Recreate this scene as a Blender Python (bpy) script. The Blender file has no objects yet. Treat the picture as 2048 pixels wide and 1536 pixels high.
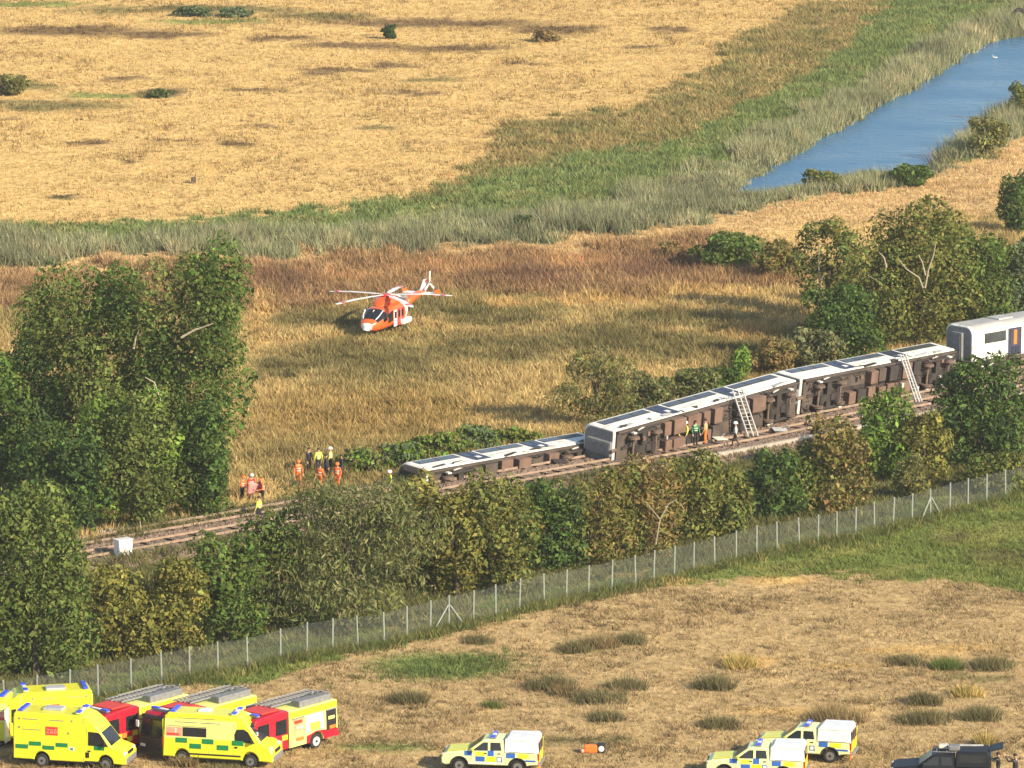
import bpy, bmesh, math, random
import numpy as np
from mathutils import Vector, Matrix

# ------------------------------------------------------------------ camera, sky, sun, exposure
SC = bpy.context.scene
COL = SC.collection
FPX, TILT, CAMH = 10860.0, math.radians(10.5), 74.7
cam_data = bpy.data.cameras.new('camera')
cam_data.sensor_width = 36.0
cam_data.lens = 36.0 * FPX / 2048.0
cam_data.clip_start = 1.0
cam_data.clip_end = 9000.0
cam = bpy.data.objects.new('camera', cam_data)
cam.location = (0, 0, CAMH)
cam.rotation_euler = (math.pi / 2 - TILT, 0, 0)
COL.objects.link(cam)
SC.camera = cam

SUN_AZ, SUN_EL = math.radians(-42.0), math.radians(27.0)      # azimuth from +X, towards the camera
sun_dir = Vector((math.cos(SUN_AZ) * math.cos(SUN_EL), math.sin(SUN_AZ) * math.cos(SUN_EL), math.sin(SUN_EL)))
world = bpy.data.worlds.new('World')
SC.world = world
world.use_nodes = True
wn, wl = world.node_tree.nodes, world.node_tree.links
wn.clear()
sky = wn.new('ShaderNodeTexSky')
sky.sky_type = 'NISHITA'
sky.sun_disc = False
sky.sun_elevation = SUN_EL
sky.sun_rotation = math.atan2(sun_dir.x, sun_dir.y)
sky.air_density = 1.0
sky.dust_density = 0.6
wb = wn.new('ShaderNodeBackground')
wb.inputs['Strength'].default_value = 0.125
wo = wn.new('ShaderNodeOutputWorld')
wl.new(sky.outputs[0], wb.inputs[0])
wl.new(wb.outputs[0], wo.inputs[0])

sd = bpy.data.lights.new('sun', 'SUN')
sd.energy = 5.0
sd.angle = math.radians(0.5)
sd.color = (1.0, 0.86, 0.65)
sun = bpy.data.objects.new('sun', sd)
sun.rotation_euler = (-sun_dir).to_track_quat('-Z', 'Y').to_euler()
sun.location = (60, 150, 120)
COL.objects.link(sun)

SC.view_settings.view_transform = 'Standard'
SC.view_settings.look = 'None'
SC.view_settings.exposure = 0.66
SC.view_settings.gamma = 1.0
SC.view_settings.use_curve_mapping = False
SC.render.engine = 'CYCLES'
SC.cycles.max_bounces = 5
SC.cycles.diffuse_bounces = 2
SC.cycles.glossy_bounces = 2
SC.cycles.transmission_bounces = 3
SC.cycles.transparent_max_bounces = 12

# ------------------------------------------------------------------ survey: sight lines met with the ground
CT, ST = math.cos(TILT), math.sin(TILT)

def G(u, v, z=0.0):
    a, b = (u - 1024) / FPX, (768 - v) / FPX
    d = Vector((a, CT + b * ST, -ST + b * CT))
    t = (z - CAMH) / d.z
    return Vector((0, 0, CAMH)) + d * t

def proj(x, y, z=0.0):
    dep = np.maximum(y * CT - (z - CAMH) * ST, 20.0)
    return 1024 + FPX * x / dep, 768 - FPX * (y * ST + (z - CAMH) * CT) / dep

def ppm(p):
    return FPX / (p.y * CT - (p.z - CAMH) * ST)

# ------------------------------------------------------------------ noise
def _hash(ix, iy, seed):
    h = (ix.astype(np.int64) * 374761393 + iy.astype(np.int64) * 668265263 + seed * 982451653) & 0x7fffffff
    h = ((h ^ (h >> 13)) * 1274126177) & 0x7fffffff
    return ((h ^ (h >> 16)) & 0xffff) / 65535.0

def vnoise(x, y, sc, seed=0):
    x = np.asarray(x, float) / sc
    y = np.asarray(y, float) / sc
    ix, iy = np.floor(x), np.floor(y)
    fx, fy = x - ix, y - iy
    fx, fy = fx * fx * (3 - 2 * fx), fy * fy * (3 - 2 * fy)
    a, b = _hash(ix, iy, seed), _hash(ix + 1, iy, seed)
    c, d = _hash(ix, iy + 1, seed), _hash(ix + 1, iy + 1, seed)
    return (a * (1 - fx) + b * fx) * (1 - fy) + (c * (1 - fx) + d * fx) * fy

def fnoise(x, y, sc, seed=0):
    return (vnoise(x, y, sc, seed) * 0.5 + vnoise(x, y, sc * .47, seed + 7) * 0.3 + vnoise(x, y, sc * .21, seed + 13) * 0.2)

def inpoly(u, v, poly):
    n = len(poly)
    r = np.zeros(np.shape(u), bool)
    j = n - 1
    for i in range(n):
        xi, yi = poly[i]
        xj, yj = poly[j]
        if yi != yj:
            c = ((yi > v) != (yj > v)) & (u < (xj - xi) * (v - yi) / (yj - yi) + xi)
            r ^= c
        j = i
    return r

# ------------------------------------------------------------------ materials
def _nt(name):
    m = bpy.data.materials.new(name)
    m.use_nodes = True
    nt = m.node_tree
    for n in list(nt.nodes):
        nt.nodes.remove(n)
    out = nt.nodes.new('ShaderNodeOutputMaterial')
    return m, nt, out

def paint(name, col, rough=.45, var=.12, scale=3.0, metal=0.0, spec=.5, coat=0.0, bump=0.0):
    m, nt, out = _nt(name)
    b = nt.nodes.new('ShaderNodeBsdfPrincipled')
    tc = nt.nodes.new('ShaderNodeTexCoord')
    nz = nt.nodes.new('ShaderNodeTexNoise')
    nz.inputs['Scale'].default_value = scale
    nz.inputs['Detail'].default_value = 5
    nt.links.new(tc.outputs['Object'], nz.inputs['Vector'])
    mr = nt.nodes.new('ShaderNodeMapRange')
    mr.inputs['From Min'].default_value = .3
    mr.inputs['From Max'].default_value = .7
    mr.inputs['To Min'].default_value = 1 - var
    mr.inputs['To Max'].default_value = 1 + var
    nt.links.new(nz.outputs['Fac'], mr.inputs['Value'])
    mx = nt.nodes.new('ShaderNodeMix')
    mx.data_type = 'RGBA'
    mx.blend_type = 'MULTIPLY'
    mx.inputs['Factor'].default_value = 1
    mx.inputs['A'].default_value = (*col, 1)
    nt.links.new(mr.outputs[0], mx.inputs['B'])
    nt.links.new(mx.outputs['Result'], b.inputs['Base Color'])
    b.inputs['Roughness'].default_value = rough
    b.inputs['Metallic'].default_value = metal
    b.inputs['Specular IOR Level'].default_value = spec
    b.inputs['Coat Weight'].default_value = coat
    if bump:
        bp = nt.nodes.new('ShaderNodeBump')
        bp.inputs['Strength'].default_value = bump
        bp.inputs['Distance'].default_value = .05
        nt.links.new(nz.outputs['Fac'], bp.inputs['Height'])
        nt.links.new(bp.outputs[0], b.inputs['Normal'])
    nt.links.new(b.outputs[0], out.inputs[0])
    return m

def leafmat(name, trans=.3, var=.22, nscale=.9):
    """colour comes from the mesh's own leaf colours; a little light passes through"""
    m, nt, out = _nt(name)
    at = nt.nodes.new('ShaderNodeAttribute')
    at.attribute_name = 'tint'
    tc = nt.nodes.new('ShaderNodeNewGeometry')
    nz = nt.nodes.new('ShaderNodeTexNoise')
    nz.inputs['Scale'].default_value = nscale
    nz.inputs['Detail'].default_value = 2
    nt.links.new(tc.outputs['Position'], nz.inputs['Vector'])
    mr = nt.nodes.new('ShaderNodeMapRange')
    mr.inputs['From Min'].default_value = .3
    mr.inputs['From Max'].default_value = .7
    mr.inputs['To Min'].default_value = 1 - var
    mr.inputs['To Max'].default_value = 1 + var
    nt.links.new(nz.outputs['Fac'], mr.inputs['Value'])
    mx = nt.nodes.new('ShaderNodeMix')
    mx.data_type = 'RGBA'
    mx.blend_type = 'MULTIPLY'
    mx.inputs['Factor'].default_value = 1
    nt.links.new(at.outputs['Color'], mx.inputs['A'])
    nt.links.new(mr.outputs[0], mx.inputs['B'])
    d = nt.nodes.new('ShaderNodeBsdfDiffuse')
    nt.links.new(mx.outputs['Result'], d.inputs['Color'])
    t = nt.nodes.new('ShaderNodeBsdfTranslucent')
    nt.links.new(mx.outputs['Result'], t.inputs['Color'])
    ms = nt.nodes.new('ShaderNodeMixShader')
    ms.inputs[0].default_value = trans
    nt.links.new(d.outputs[0], ms.inputs[1])
    nt.links.new(t.outputs[0], ms.inputs[2])
    nt.links.new(ms.outputs[0], out.inputs[0])
    return m

def groundmat():
    m, nt, out = _nt('ground_soil_and_thatch')
    L = nt.links
    at = nt.nodes.new('ShaderNodeAttribute')
    at.attribute_name = 'tint'
    ge = nt.nodes.new('ShaderNodeNewGeometry')
    def nz(scale, detail, stretch=None):
        n = nt.nodes.new('ShaderNodeTexNoise')
        n.inputs['Scale'].default_value = scale
        n.inputs['Detail'].default_value = detail
        n.inputs['Roughness'].default_value = .65
        if stretch:
            mp = nt.nodes.new('ShaderNodeMapping')
            mp.inputs['Scale'].default_value = stretch
            L.new(ge.outputs['Position'], mp.inputs['Vector'])
            L.new(mp.outputs[0], n.inputs['Vector'])
        else:
            L.new(ge.outputs['Position'], n.inputs['Vector'])
        return n
    def mr(src, lo, hi):
        r = nt.nodes.new('ShaderNodeMapRange')
        r.inputs['From Min'].default_value = .3
        r.inputs['From Max'].default_value = .7
        r.inputs['To Min'].default_value = lo
        r.inputs['To Max'].default_value = hi
        L.new(src, r.inputs['Value'])
        return r.outputs[0]
    a, b = nz(.35, 4), nz(2.2, 6, (1, .55, 1))
    mm = nt.nodes.new('ShaderNodeMath')
    mm.operation = 'MULTIPLY'
    L.new(mr(a.outputs['Fac'], .82, 1.15), mm.inputs[0])
    L.new(mr(b.outputs['Fac'], .6, 1.3), mm.inputs[1])
    mx = nt.nodes.new('ShaderNodeMix')
    mx.data_type = 'RGBA'
    mx.blend_type = 'MULTIPLY'
    mx.inputs['Factor'].default_value = 1
    L.new(at.outputs['Color'], mx.inputs['A'])
    L.new(mm.outputs[0], mx.inputs['B'])
    bp = nt.nodes.new('ShaderNodeBump')
    bp.inputs['Strength'].default_value = .9
    bp.inputs['Distance'].default_value = .18
    L.new(b.outputs['Fac'], bp.inputs['Height'])
    p = nt.nodes.new('ShaderNodeBsdfDiffuse')
    p.inputs['Roughness'].default_value = .6
    L.new(mx.outputs['Result'], p.inputs['Color'])
    L.new(bp.outputs[0], p.inputs['Normal'])
    L.new(p.outputs[0], out.inputs[0])
    return m

def watermat():
    m, nt, out = _nt('river_water')
    L = nt.links
    b = nt.nodes.new('ShaderNodeBsdfPrincipled')
    b.inputs['Base Color'].default_value = (.045, .15, .27, 1)
    b.inputs['Roughness'].default_value = .25
    b.inputs['IOR'].default_value = 1.33
    ge = nt.nodes.new('ShaderNodeNewGeometry')
    mp = nt.nodes.new('ShaderNodeMapping')
    mp.inputs['Scale'].default_value = (.6, 1.0, 1)
    mp.inputs['Rotation'].default_value = (0, 0, .5)
    L.new(ge.outputs['Position'], mp.inputs['Vector'])
    n = nt.nodes.new('ShaderNodeTexNoise')
    n.inputs['Scale'].default_value = .9
    n.inputs['Detail'].default_value = 5
    L.new(mp.outputs[0], n.inputs['Vector'])
    n2 = nt.nodes.new('ShaderNodeTexNoise')
    n2.inputs['Scale'].default_value = .13
    L.new(mp.outputs[0], n2.inputs['Vector'])
    bp = nt.nodes.new('ShaderNodeBump')
    bp.inputs['Strength'].default_value = .6
    bp.inputs['Distance'].default_value = .4
    L.new(n.outputs['Fac'], bp.inputs['Height'])
    L.new(bp.outputs[0], b.inputs['Normal'])
    rr = nt.nodes.new('ShaderNodeMapRange')
    rr.inputs['To Min'].default_value = .12
    rr.inputs['To Max'].default_value = .45
    L.new(n2.outputs['Fac'], rr.inputs['Value'])
    L.new(rr.outputs[0], b.inputs['Roughness'])
    L.new(b.outputs[0], out.inputs[0])
    return m

def netmat():
    """chain link seen from far off: fine grey wire that covers about a third of the view"""
    m, nt, out = _nt('chain_link_wire')
    L = nt.links
    tc = nt.nodes.new('ShaderNodeTexCoord')
    nz = nt.nodes.new('ShaderNodeTexNoise')
    nz.inputs['Scale'].default_value = 5
    L.new(tc.outputs['Object'], nz.inputs['Vector'])
    mr = nt.nodes.new('ShaderNodeMapRange')
    mr.inputs['To Min'].default_value = .07
    mr.inputs['To Max'].default_value = .26
    L.new(nz.outputs['Fac'], mr.inputs['Value'])
    tr = nt.nodes.new('ShaderNodeBsdfTransparent')
    d = nt.nodes.new('ShaderNodeBsdfDiffuse')
    d.inputs['Color'].default_value = (.17, .19, .18, 1)
    ms = nt.nodes.new('ShaderNodeMixShader')
    L.new(mr.outputs[0], ms.inputs[0])
    L.new(tr.outputs[0], ms.inputs[1])
    L.new(d.outputs[0], ms.inputs[2])
    L.new(ms.outputs[0], out.inputs[0])
    return m

MAT = {}
def M(name):
    return MAT[name]
def defmat(k, *a, **kw):
    MAT[k] = paint(k, *a, **kw)
MAT['leaf'] = leafmat('leaves', .28)
MAT['blade'] = leafmat('grass_blades', .22, .18, .5)
MAT['ground'] = groundmat()
MAT['water'] = watermat()
MAT['net'] = netmat()
defmat('bark', (.10, .075, .05), .9, .3, 6, bump=.6)
defmat('bark_pale', (.36, .30, .21), .85, .25, 6)
defmat('yellow', (.78, .74, .03), .4, .07, 1.5, coat=.3)
defmat('yellow_pale', (.80, .79, .22), .45, .08, 1.5, coat=.2)
defmat('lime', (.72, .80, .06), .6, .06, 4)
defmat('green_mark', (.01, .20, .06), .45, .08, 3)
defmat('blue_mark', (.035, .13, .45), .45, .08, 3)
defmat('white', (.80, .79, .74), .4, .08, 2, coat=.3)
defmat('offwhite', (.62, .59, .51), .6, .2, 1.2)
defmat('red', (.50, .012, .03), .4, .1, 2, coat=.3)
defmat('redpanel', (.62, .05, .03), .5, .1, 2)
defmat('pinkpanel', (.70, .33, .22), .5, .12, 3)
defmat('orange', (.86, .20, .03), .45, .1, 2)
defmat('hivis_orange', (.90, .17, .03), .65, .1, 5)
defmat('pink', (.85, .33, .30), .7, .1, 5)
defmat('glass', (.018, .02, .024), .16, .2, 3, spec=.6)
defmat('black', (.018, .018, .02), .55, .25, 4)
defmat('blackpaint', (.010, .012, .017), .5, .2, 2, spec=.3)
defmat('rubber', (.02, .02, .02), .85, .25, 6)
defmat('rim', (.30, .29, .28), .45, .2, 6, metal=.6)
defmat('rim_white', (.6, .59, .56), .5, .2, 6)
defmat('grey', (.20, .20, .20), .6, .2, 5)
defmat('lightgrey', (.42, .42, .41), .55, .2, 5)
defmat('alu', (.33, .33, .32), .5, .2, 5, metal=.3)
defmat('bluelamp', (.05, .09, .75), .2, .1, 3)
defmat('lens', (.75, .73, .68), .2, .1, 3)
defmat('redlens', (.6, .02, .01), .3, .1, 3)
defmat('locker', (.55, .40, .18), .6, .3, 2)
defmat('navy', (.02, .025, .05), .8, .2, 5)
defmat('skin', (.52, .31, .21), .6, .06, 5)
defmat('hair', (.05, .03, .02), .8, .2, 9)
defmat('helmet_white', (.82, .81, .78), .35, .04, 3)
defmat('heli_orange', (.88, .13, .025), .35, .08, 2, coat=.4)
defmat('heli_red', (.62, .035, .03), .4, .08, 2, coat=.3)
def grimy(name, col, dirt):
    m = paint(name, col, .55, .12, 1.4)
    nt = m.node_tree
    b = [n for n in nt.nodes if n.type == 'BSDF_PRINCIPLED'][0]
    src = b.inputs['Base Color'].links[0].from_socket
    tc = nt.nodes.new('ShaderNodeTexCoord')
    mp = nt.nodes.new('ShaderNodeMapping')
    mp.inputs['Scale'].default_value = (.5, 2.2, 1.6)
    nz = nt.nodes.new('ShaderNodeTexNoise')
    nz.inputs['Scale'].default_value = 1.3
    nz.inputs['Detail'].default_value = 6
    nz.inputs['Roughness'].default_value = .7
    nt.links.new(tc.outputs['Object'], mp.inputs['Vector'])
    nt.links.new(mp.outputs[0], nz.inputs['Vector'])
    r = nt.nodes.new('ShaderNodeMapRange')
    r.inputs['From Min'].default_value = .53
    r.inputs['From Max'].default_value = .70
    r.inputs['To Max'].default_value = .8
    nt.links.new(nz.outputs['Fac'], r.inputs['Value'])
    mx = nt.nodes.new('ShaderNodeMix')
    mx.data_type = 'RGBA'
    mx.inputs['B'].default_value = (*dirt, 1)
    nt.links.new(r.outputs[0], mx.inputs['Factor'])
    nt.links.new(src, mx.inputs['A'])
    nt.links.new(mx.outputs['Result'], b.inputs['Base Color'])
    MAT[name] = m
grimy('train_white', (.80, .78, .69), (.30, .22, .15))
defmat('pickup_body', (.80, .82, .38), .42, .06, 2, coat=.25)
defmat('train_cantrail', (.66, .65, .60), .5, .16, .6)
defmat('train_roof', (.38, .37, .35), .65, .2, .6)
defmat('train_glass', (.06, .068, .072), .22, .3, 1.0)
defmat('train_navy', (.045, .05, .085), .5, .25, 1.2)
defmat('train_under', (.085, .064, .052), .85, .35, .9, bump=.3)
defmat('train_box', (.17, .105, .075), .8, .25, 1.2)
defmat('train_dark', (.04, .032, .028), .85, .3, 2)
defmat('steel', (.16, .11, .08), .6, .3, 3)
defmat('rail_head', (.34, .25, .18), .4, .2, 2)
defmat('sleeper', (.18, .14, .11), .9, .25, 2)
defmat('ballast', (.235, .165, .12), .95, .45, 5, bump=1.0)
defmat('concrete', (.40, .35, .28), .9, .15, 2)
defmat('post', (.29, .32, .28), .7, .18, 3)
defmat('cabinet', (.72, .71, .68), .5, .1, 2)

# ------------------------------------------------------------------ mesh helpers
def link(o, parent=None):
    COL.objects.link(o)
    if parent is not None:
        o.parent = parent
    return o

def tag(o, label=None, cat=None, group=None, kind=None):
    if label: o['label'] = label
    if cat: o['category'] = cat
    if group: o['group'] = group
    if kind: o['kind'] = kind
    return o

def empty(name, loc=(0, 0, 0), rz=0.0, label=None, cat=None, group=None):
    o = bpy.data.objects.new(name, None)
    o.empty_display_size = .3
    o.location = loc
    o.rotation_euler = (0, 0, rz)
    link(o)
    return tag(o, label, cat, group)

def tri_mesh(name, V, nper, tint=None, mat=None, parent=None, quads=False):
    """V (n, nper, 3): n separate polygons of nper corners; tint (n,3) one colour each"""
    n = len(V)
    me = bpy.data.meshes.new(name)
    me.vertices.add(n * nper)
    me.vertices.foreach_set('co', V.astype(np.float32).ravel())
    me.loops.add(n * nper)
    me.loops.foreach_set('vertex_index', np.arange(n * nper, dtype=np.int32))
    me.polygons.add(n)
    me.polygons.foreach_set('loop_start', np.arange(0, n * nper, nper, dtype=np.int32))
    me.polygons.foreach_set('loop_total', np.full(n, nper, np.int32))
    if tint is not None:
        a = me.attributes.new('tint', 'FLOAT_COLOR', 'POINT')
        c = np.ones((n, nper, 4), np.float32)
        c[:, :, :3] = np.clip(tint, 0, 1)[:, None, :]
        a.data.foreach_set('color', c.ravel())
    me.update(calc_edges=True)
    if mat: me.materials.append(mat)
    o = bpy.data.objects.new(name, me)
    return link(o, parent)

class MB:
    """collects simple solids and links them as one mesh object"""
    def __init__(s):
        s.v, s.f = [], []
    def add(s, V, F):
        n = len(s.v)
        s.v += [tuple(p) for p in V]
        s.f += [tuple(i + n for i in f) for f in F]
        return s
    def box(s, c, d, rz=0.0, ry=0.0, rx=0.0, ch=0.0):
        hx, hy, hz = d[0] / 2, d[1] / 2, d[2] / 2
        R = Matrix.Rotation(rz, 3, 'Z') @ Matrix.Rotation(ry, 3, 'Y') @ Matrix.Rotation(rx, 3, 'X')
        c = Vector(c)
        if ch <= 0:
            V = [c + R @ Vector((x * hx, y * hy, z * hz)) for x in (-1, 1) for y in (-1, 1) for z in (-1, 1)]
            F = [(0, 1, 3, 2), (4, 6, 7, 5), (0, 4, 5, 1), (2, 3, 7, 6), (0, 2, 6, 4), (1, 5, 7, 3)]
            return s.add(V, F)
        k = min(ch, hx * .6, hy * .6, hz * .6)
        bm = bmesh.new()
        bmesh.ops.create_cube(bm, size=1.0)
        for v in bm.verts:
            v.co = Vector((v.co.x * d[0], v.co.y * d[1], v.co.z * d[2]))
        bmesh.ops.bevel(bm, geom=list(bm.edges), offset=k, segments=2, affect='EDGES', profile=.6)
        bm.verts.index_update()
        V = [c + R @ v.co for v in bm.verts]
        F = [[v.index for v in f.verts] for f in bm.faces]
        bm.free()
        return s.add(V, F)
    def tube(s, pts, radii, n=8, cap=True):
        pts = [Vector(p) for p in pts]
        if not isinstance(radii, (list, tuple)): radii = [radii] * len(pts)
        V, F = [], []
        ref = None
        for i, p in enumerate(pts):
            d = (pts[min(i + 1, len(pts) - 1)] - pts[max(i - 1, 0)]).normalized()
            if ref is None:
                ref = Vector((0, 0, 1)) if abs(d.z) < .9 else Vector((1, 0, 0))
            a = d.cross(ref).normalized()
            b = a.cross(d).normalized()
            ref = b
            for k in range(n):
                t = 2 * math.pi * k / n
                V.append(p + (a * math.cos(t) + b * math.sin(t)) * radii[i])
        for i in range(len(pts) - 1):
            for k in range(n):
                F.append((i * n + k, i * n + (k + 1) % n, (i + 1) * n + (k + 1) % n, (i + 1) * n + k))
        if cap:
            F.append(tuple(range(n - 1, -1, -1)))
            F.append(tuple((len(pts) - 1) * n + k for k in range(n)))
        return s.add(V, F)
    def prism(s, poly, y0, y1):
        """poly of (x,z) swept from y0 to y1"""
        n = len(poly)
        V = [(x, y0, z) for x, z in poly] + [(x, y1, z) for x, z in poly]
        F = [tuple(range(n)), tuple(range(2 * n - 1, n - 1, -1))]
        F += [(i, i + n, (i + 1) % n + n, (i + 1) % n) for i in range(n)]
        return s.add(V, F)
    def slab(s, corners, th):
        """quad or ngon of 3D corners given thickness against its normal"""
        c = [Vector(p) for p in corners]
        nrm = (c[1] - c[0]).cross(c[2] - c[0]).normalized()
        n = len(c)
        V = c + [p - nrm * th for p in c]
        F = [tuple(range(n)), tuple(range(2 * n - 1, n - 1, -1))]
        F += [(i, i + n, (i + 1) % n + n, (i + 1) % n) for i in range(n)]
        return s.add(V, F)
    def loft(s, rings, closed_ends=True):
        n = len(rings[0])
        V = [p for r in rings for p in r]
        F = []
        for i in range(len(rings) - 1):
            for k in range(n):
                F.append((i * n + k, i * n + (k + 1) % n, (i + 1) * n + (k + 1) % n, (i + 1) * n + k))
        if closed_ends:
            F.append(tuple(range(n - 1, -1, -1)))
            F.append(tuple((len(rings) - 1) * n + k for k in range(n)))
        return s.add(V, F)
    def build(s, name, mat, parent=None, smooth=False, fixn=True):
        me = bpy.data.meshes.new(name)
        me.from_pydata(s.v, [], s.f)
        if fixn:
            bm = bmesh.new()
            bm.from_mesh(me)
            bmesh.ops.recalc_face_normals(bm, faces=list(bm.faces))
            bm.to_mesh(me)
            bm.free()
        for m in (mat if isinstance(mat, (list, tuple)) else [mat]):
            me.materials.append(MAT[m] if isinstance(m, str) else m)
        if smooth:
            me.polygons.foreach_set('use_smooth', [True] * len(me.polygons))
        me.update()
        return link(bpy.data.objects.new(name, me), parent)

def copy_tree(o, parent=None):
    c = o.copy()
    COL.objects.link(c)
    c.parent = parent
    for ch in o.children:
        copy_tree(ch, c)
    return c
# ------------------------------------------------------------------ lie of the land
# zone outlines surveyed from the camera station (sight lines met with the flat ground)
RIVER = [(1440, 384), (1500, 345), (1560, 312), (1600, 290), (1640, 262), (1720, 220), (1800, 178), (1880, 130), (1940, 92), (1990, 72), (2048, 62), (2200, 20), (2400, -60),
         (2500, 20), (2300, 110), (2048, 196), (2010, 216), (1960, 252), (1930, 285), (1880, 320), (1850, 348), (1740, 342), (1660, 356), (1590, 372), (1500, 384)]
Z_FAR, Z_GREEN, Z_OLIVE, Z_REED, Z_PATH, Z_BRAM, Z_MEAD, Z_HEDGE, Z_FIELD, Z_GFIELD = range(10)
P_GREEN = [(-3000, 600), (-200, 462), (0, 455), (200, 452), (420, 440), (560, 428), (720, 408), (900, 372), (1005, 330), (1180, 300), (1330, 285), (1420, 235), (1560, 175), (1680, 100), (1740, 40), (1800, -20), (2100, -200),
           (4000, -700), (4000, 200), (2300, 240), (2048, 350), (1900, 350), (1600, 400), (1000, 500), (0, 540), (-3000, 700)]
P_OLIVE = [(800, 400), (900, 360), (1000, 290), (1010, 250), (1120, 232), (1260, 210), (1380, 160), (1480, 75), (1540, 40), (1700, -10), (1800, -60), (1900, -60), (1780, 10), (1690, 90), (1580, 170), (1440, 235), (1340, 290), (1180, 312), (1000, 345)]
P_REED = [(-3000, 640), (-200, 485), (0, 478), (300, 478), (560, 468), (800, 462), (1000, 444), (1200, 408), (1340, 368), (1480, 302), (1600, 240), (1720, 178), (1850, 104), (1960, 48), (2048, 20), (2300, -90), (3000, -300),
          (3000, 60), (2300, 205), (2048, 290), (1960, 300), (1900, 330), (1800, 365), (1600, 400), (1540, 420), (1400, 450), (1200, 470), (1040, 488), (850, 502), (560, 512), (420, 508), (200, 520), (0, 532), (-3000, 700)]
P_PATH = [(-3000, 700), (0, 530), (200, 516), (420, 506), (560, 512), (850, 502), (1040, 488), (1200, 470), (1400, 448), (1540, 418), (1640, 398), (1800, 364), (1900, 332), (2048, 280), (2300, 200), (3500, -100),
          (3500, 100), (2300, 330), (2048, 420), (1900, 440), (1700, 440), (1560, 462), (1400, 486), (1200, 505), (1000, 516), (800, 522), (480, 526), (420, 600), (200, 590), (0, 610), (-3000, 900)]
P_BRAM = [(-300, 578), (0, 556), (300, 535), (430, 520), (600, 524), (800, 520), (1000, 514), (1200, 502), (1330, 488), (1420, 488), (1600, 500), (1610, 575), (1480, 580), (1300, 592), (1150, 598), (1000, 590), (880, 590), (700, 606), (560, 620), (470, 610), (200, 604), (0, 612), (-300, 640)]
P_HEDGE = [(-3000, 1700), (-200, 1140), (0, 1105), (180, 1080), (560, 1012), (1000, 935), (1440, 860), (1700, 800), (2048, 730), (3000, 540), (3000, 760), (2048, 962), (1970, 985), (1790, 1030), (1600, 1085), (1480, 1105), (1380, 1135), (1300, 1152), (1090, 1190), (950, 1235), (860, 1250), (700, 1280), (560, 1305), (320, 1345), (140, 1372), (0, 1395), (-3000, 2000)]
P_GFIELD = [(-3000, 1990), (0, 1390), (200, 1362), (560, 1300), (860, 1246), (1090, 1190), (1300, 1150), (1600, 1080), (1790, 1028), (2048, 960), (3000, 700), (3000, 1010), (2200, 1160), (2048, 1172), (1850, 1165), (1640, 1150), (1500, 1150), (1370, 1166), (1250, 1178), (1100, 1212), (950, 1245), (820, 1270), (700, 1300), (600, 1335), (440, 1372), (300, 1392), (100, 1415), (-3000, 2050)]
P_FIELD = [(-3000, 2000), (0, 1390), (560, 1304), (1090, 1190), (1600, 1082), (2048, 960), (3000, 700), (6000, 400), (6000, 4000), (-6000, 4000)]
P_MEAD_TOP = [(-4000, 900), (0, 600), (420, 560), (1000, 560), (1610, 560), (1900, 470), (2048, 430), (3500, 100), (3500, 600), (2048, 740), (0, 1110), (-4000, 1900)]
# patches of their own colour: (u, v, ru, rv, zone-like key)
STREAKS = [(130, 62, 170, 13, 'br'), (330, 70, 110, 9, 'br'), (480, 20, 140, 8, 'ol'), (640, 32, 120, 9, 'ol'), (860, 45, 260, 10, 'br'), (1110, 58, 110, 9, 'br'), (560, 78, 80, 6, 'br'),
           (420, 44, 130, 8, 'gr'), (700, 90, 130, 8, 'br'), (910, 96, 130, 10, 'br'), (1090, 76, 40, 6, 'ol'), (680, 140, 90, 5, 'br'), (790, 130, 60, 6, 'br'), (640, 148, 45, 5, 'br'), (860, 160, 70, 6, 'ol'),
           (90, 210, 190, 11, 'ol'), (320, 184, 60, 8, 'dk'), (60, 172, 70, 9, 'ol'), (210, 190, 90, 6, 'gr'), (510, 182, 70, 4, 'br'), (250, 158, 60, 4, 'br'), (500, 250, 60, 4, 'br'), (180, 288, 50, 4, 'br'), (480, 290, 40, 4, 'br'),
           (300, 20, 200, 8, 'ol'), (20, 8, 180, 5, 'gr'), (120, 390, 40, 4, 'dk'), (270, 325, 30, 3, 'br'), (350, 282, 60, 3, 'br'), (20, 240, 30, 5, 'br'), (760, 255, 60, 5, 'ol'), (820, 190, 80, 4, 'br'),
           (1280, 92, 60, 5, 'br'), (1340, 60, 60, 5, 'br'), (900, 210, 90, 5, 'st'), (1050, 130, 60, 4, 'br'), (700, 330, 120, 12, 'st'), (420, 340, 130, 10, 'st')]
MEADS = [(640, 640, 150, 22, 'ol'), (880, 620, 130, 18, 'ol'), (1000, 640, 130, 20, 'ol'), (740, 720, 190, 40, 'ol'), (1000, 700, 160, 40, 'ol'), (1200, 680, 140, 34, 'ol'), (560, 740, 70, 25, 'ol'), (1360, 640, 150, 20, 'ol'),
         (1300, 700, 160, 30, 'ol'), (1500, 700, 90, 40, 'ol'), (560, 690, 60, 8, 'st'), (1200, 605, 160, 12, 'st'), (1420, 590, 120, 14, 'st'), (1010, 610, 60, 10, 'st'), (1500, 668, 70, 20, 'st'), (640, 840, 160, 60, 'mg'),
         (820, 830, 160, 60, 'mg'), (520, 640, 30, 60, 'st'), (1050, 560, 120, 20, 'rd'), (1300, 540, 120, 25, 'rd'), (560, 570, 80, 25, 'rd'), (900, 545, 140, 14, 'tn'), (1160, 530, 120, 16, 'tn'), (700, 560, 70, 16, 'tn')]
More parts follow.
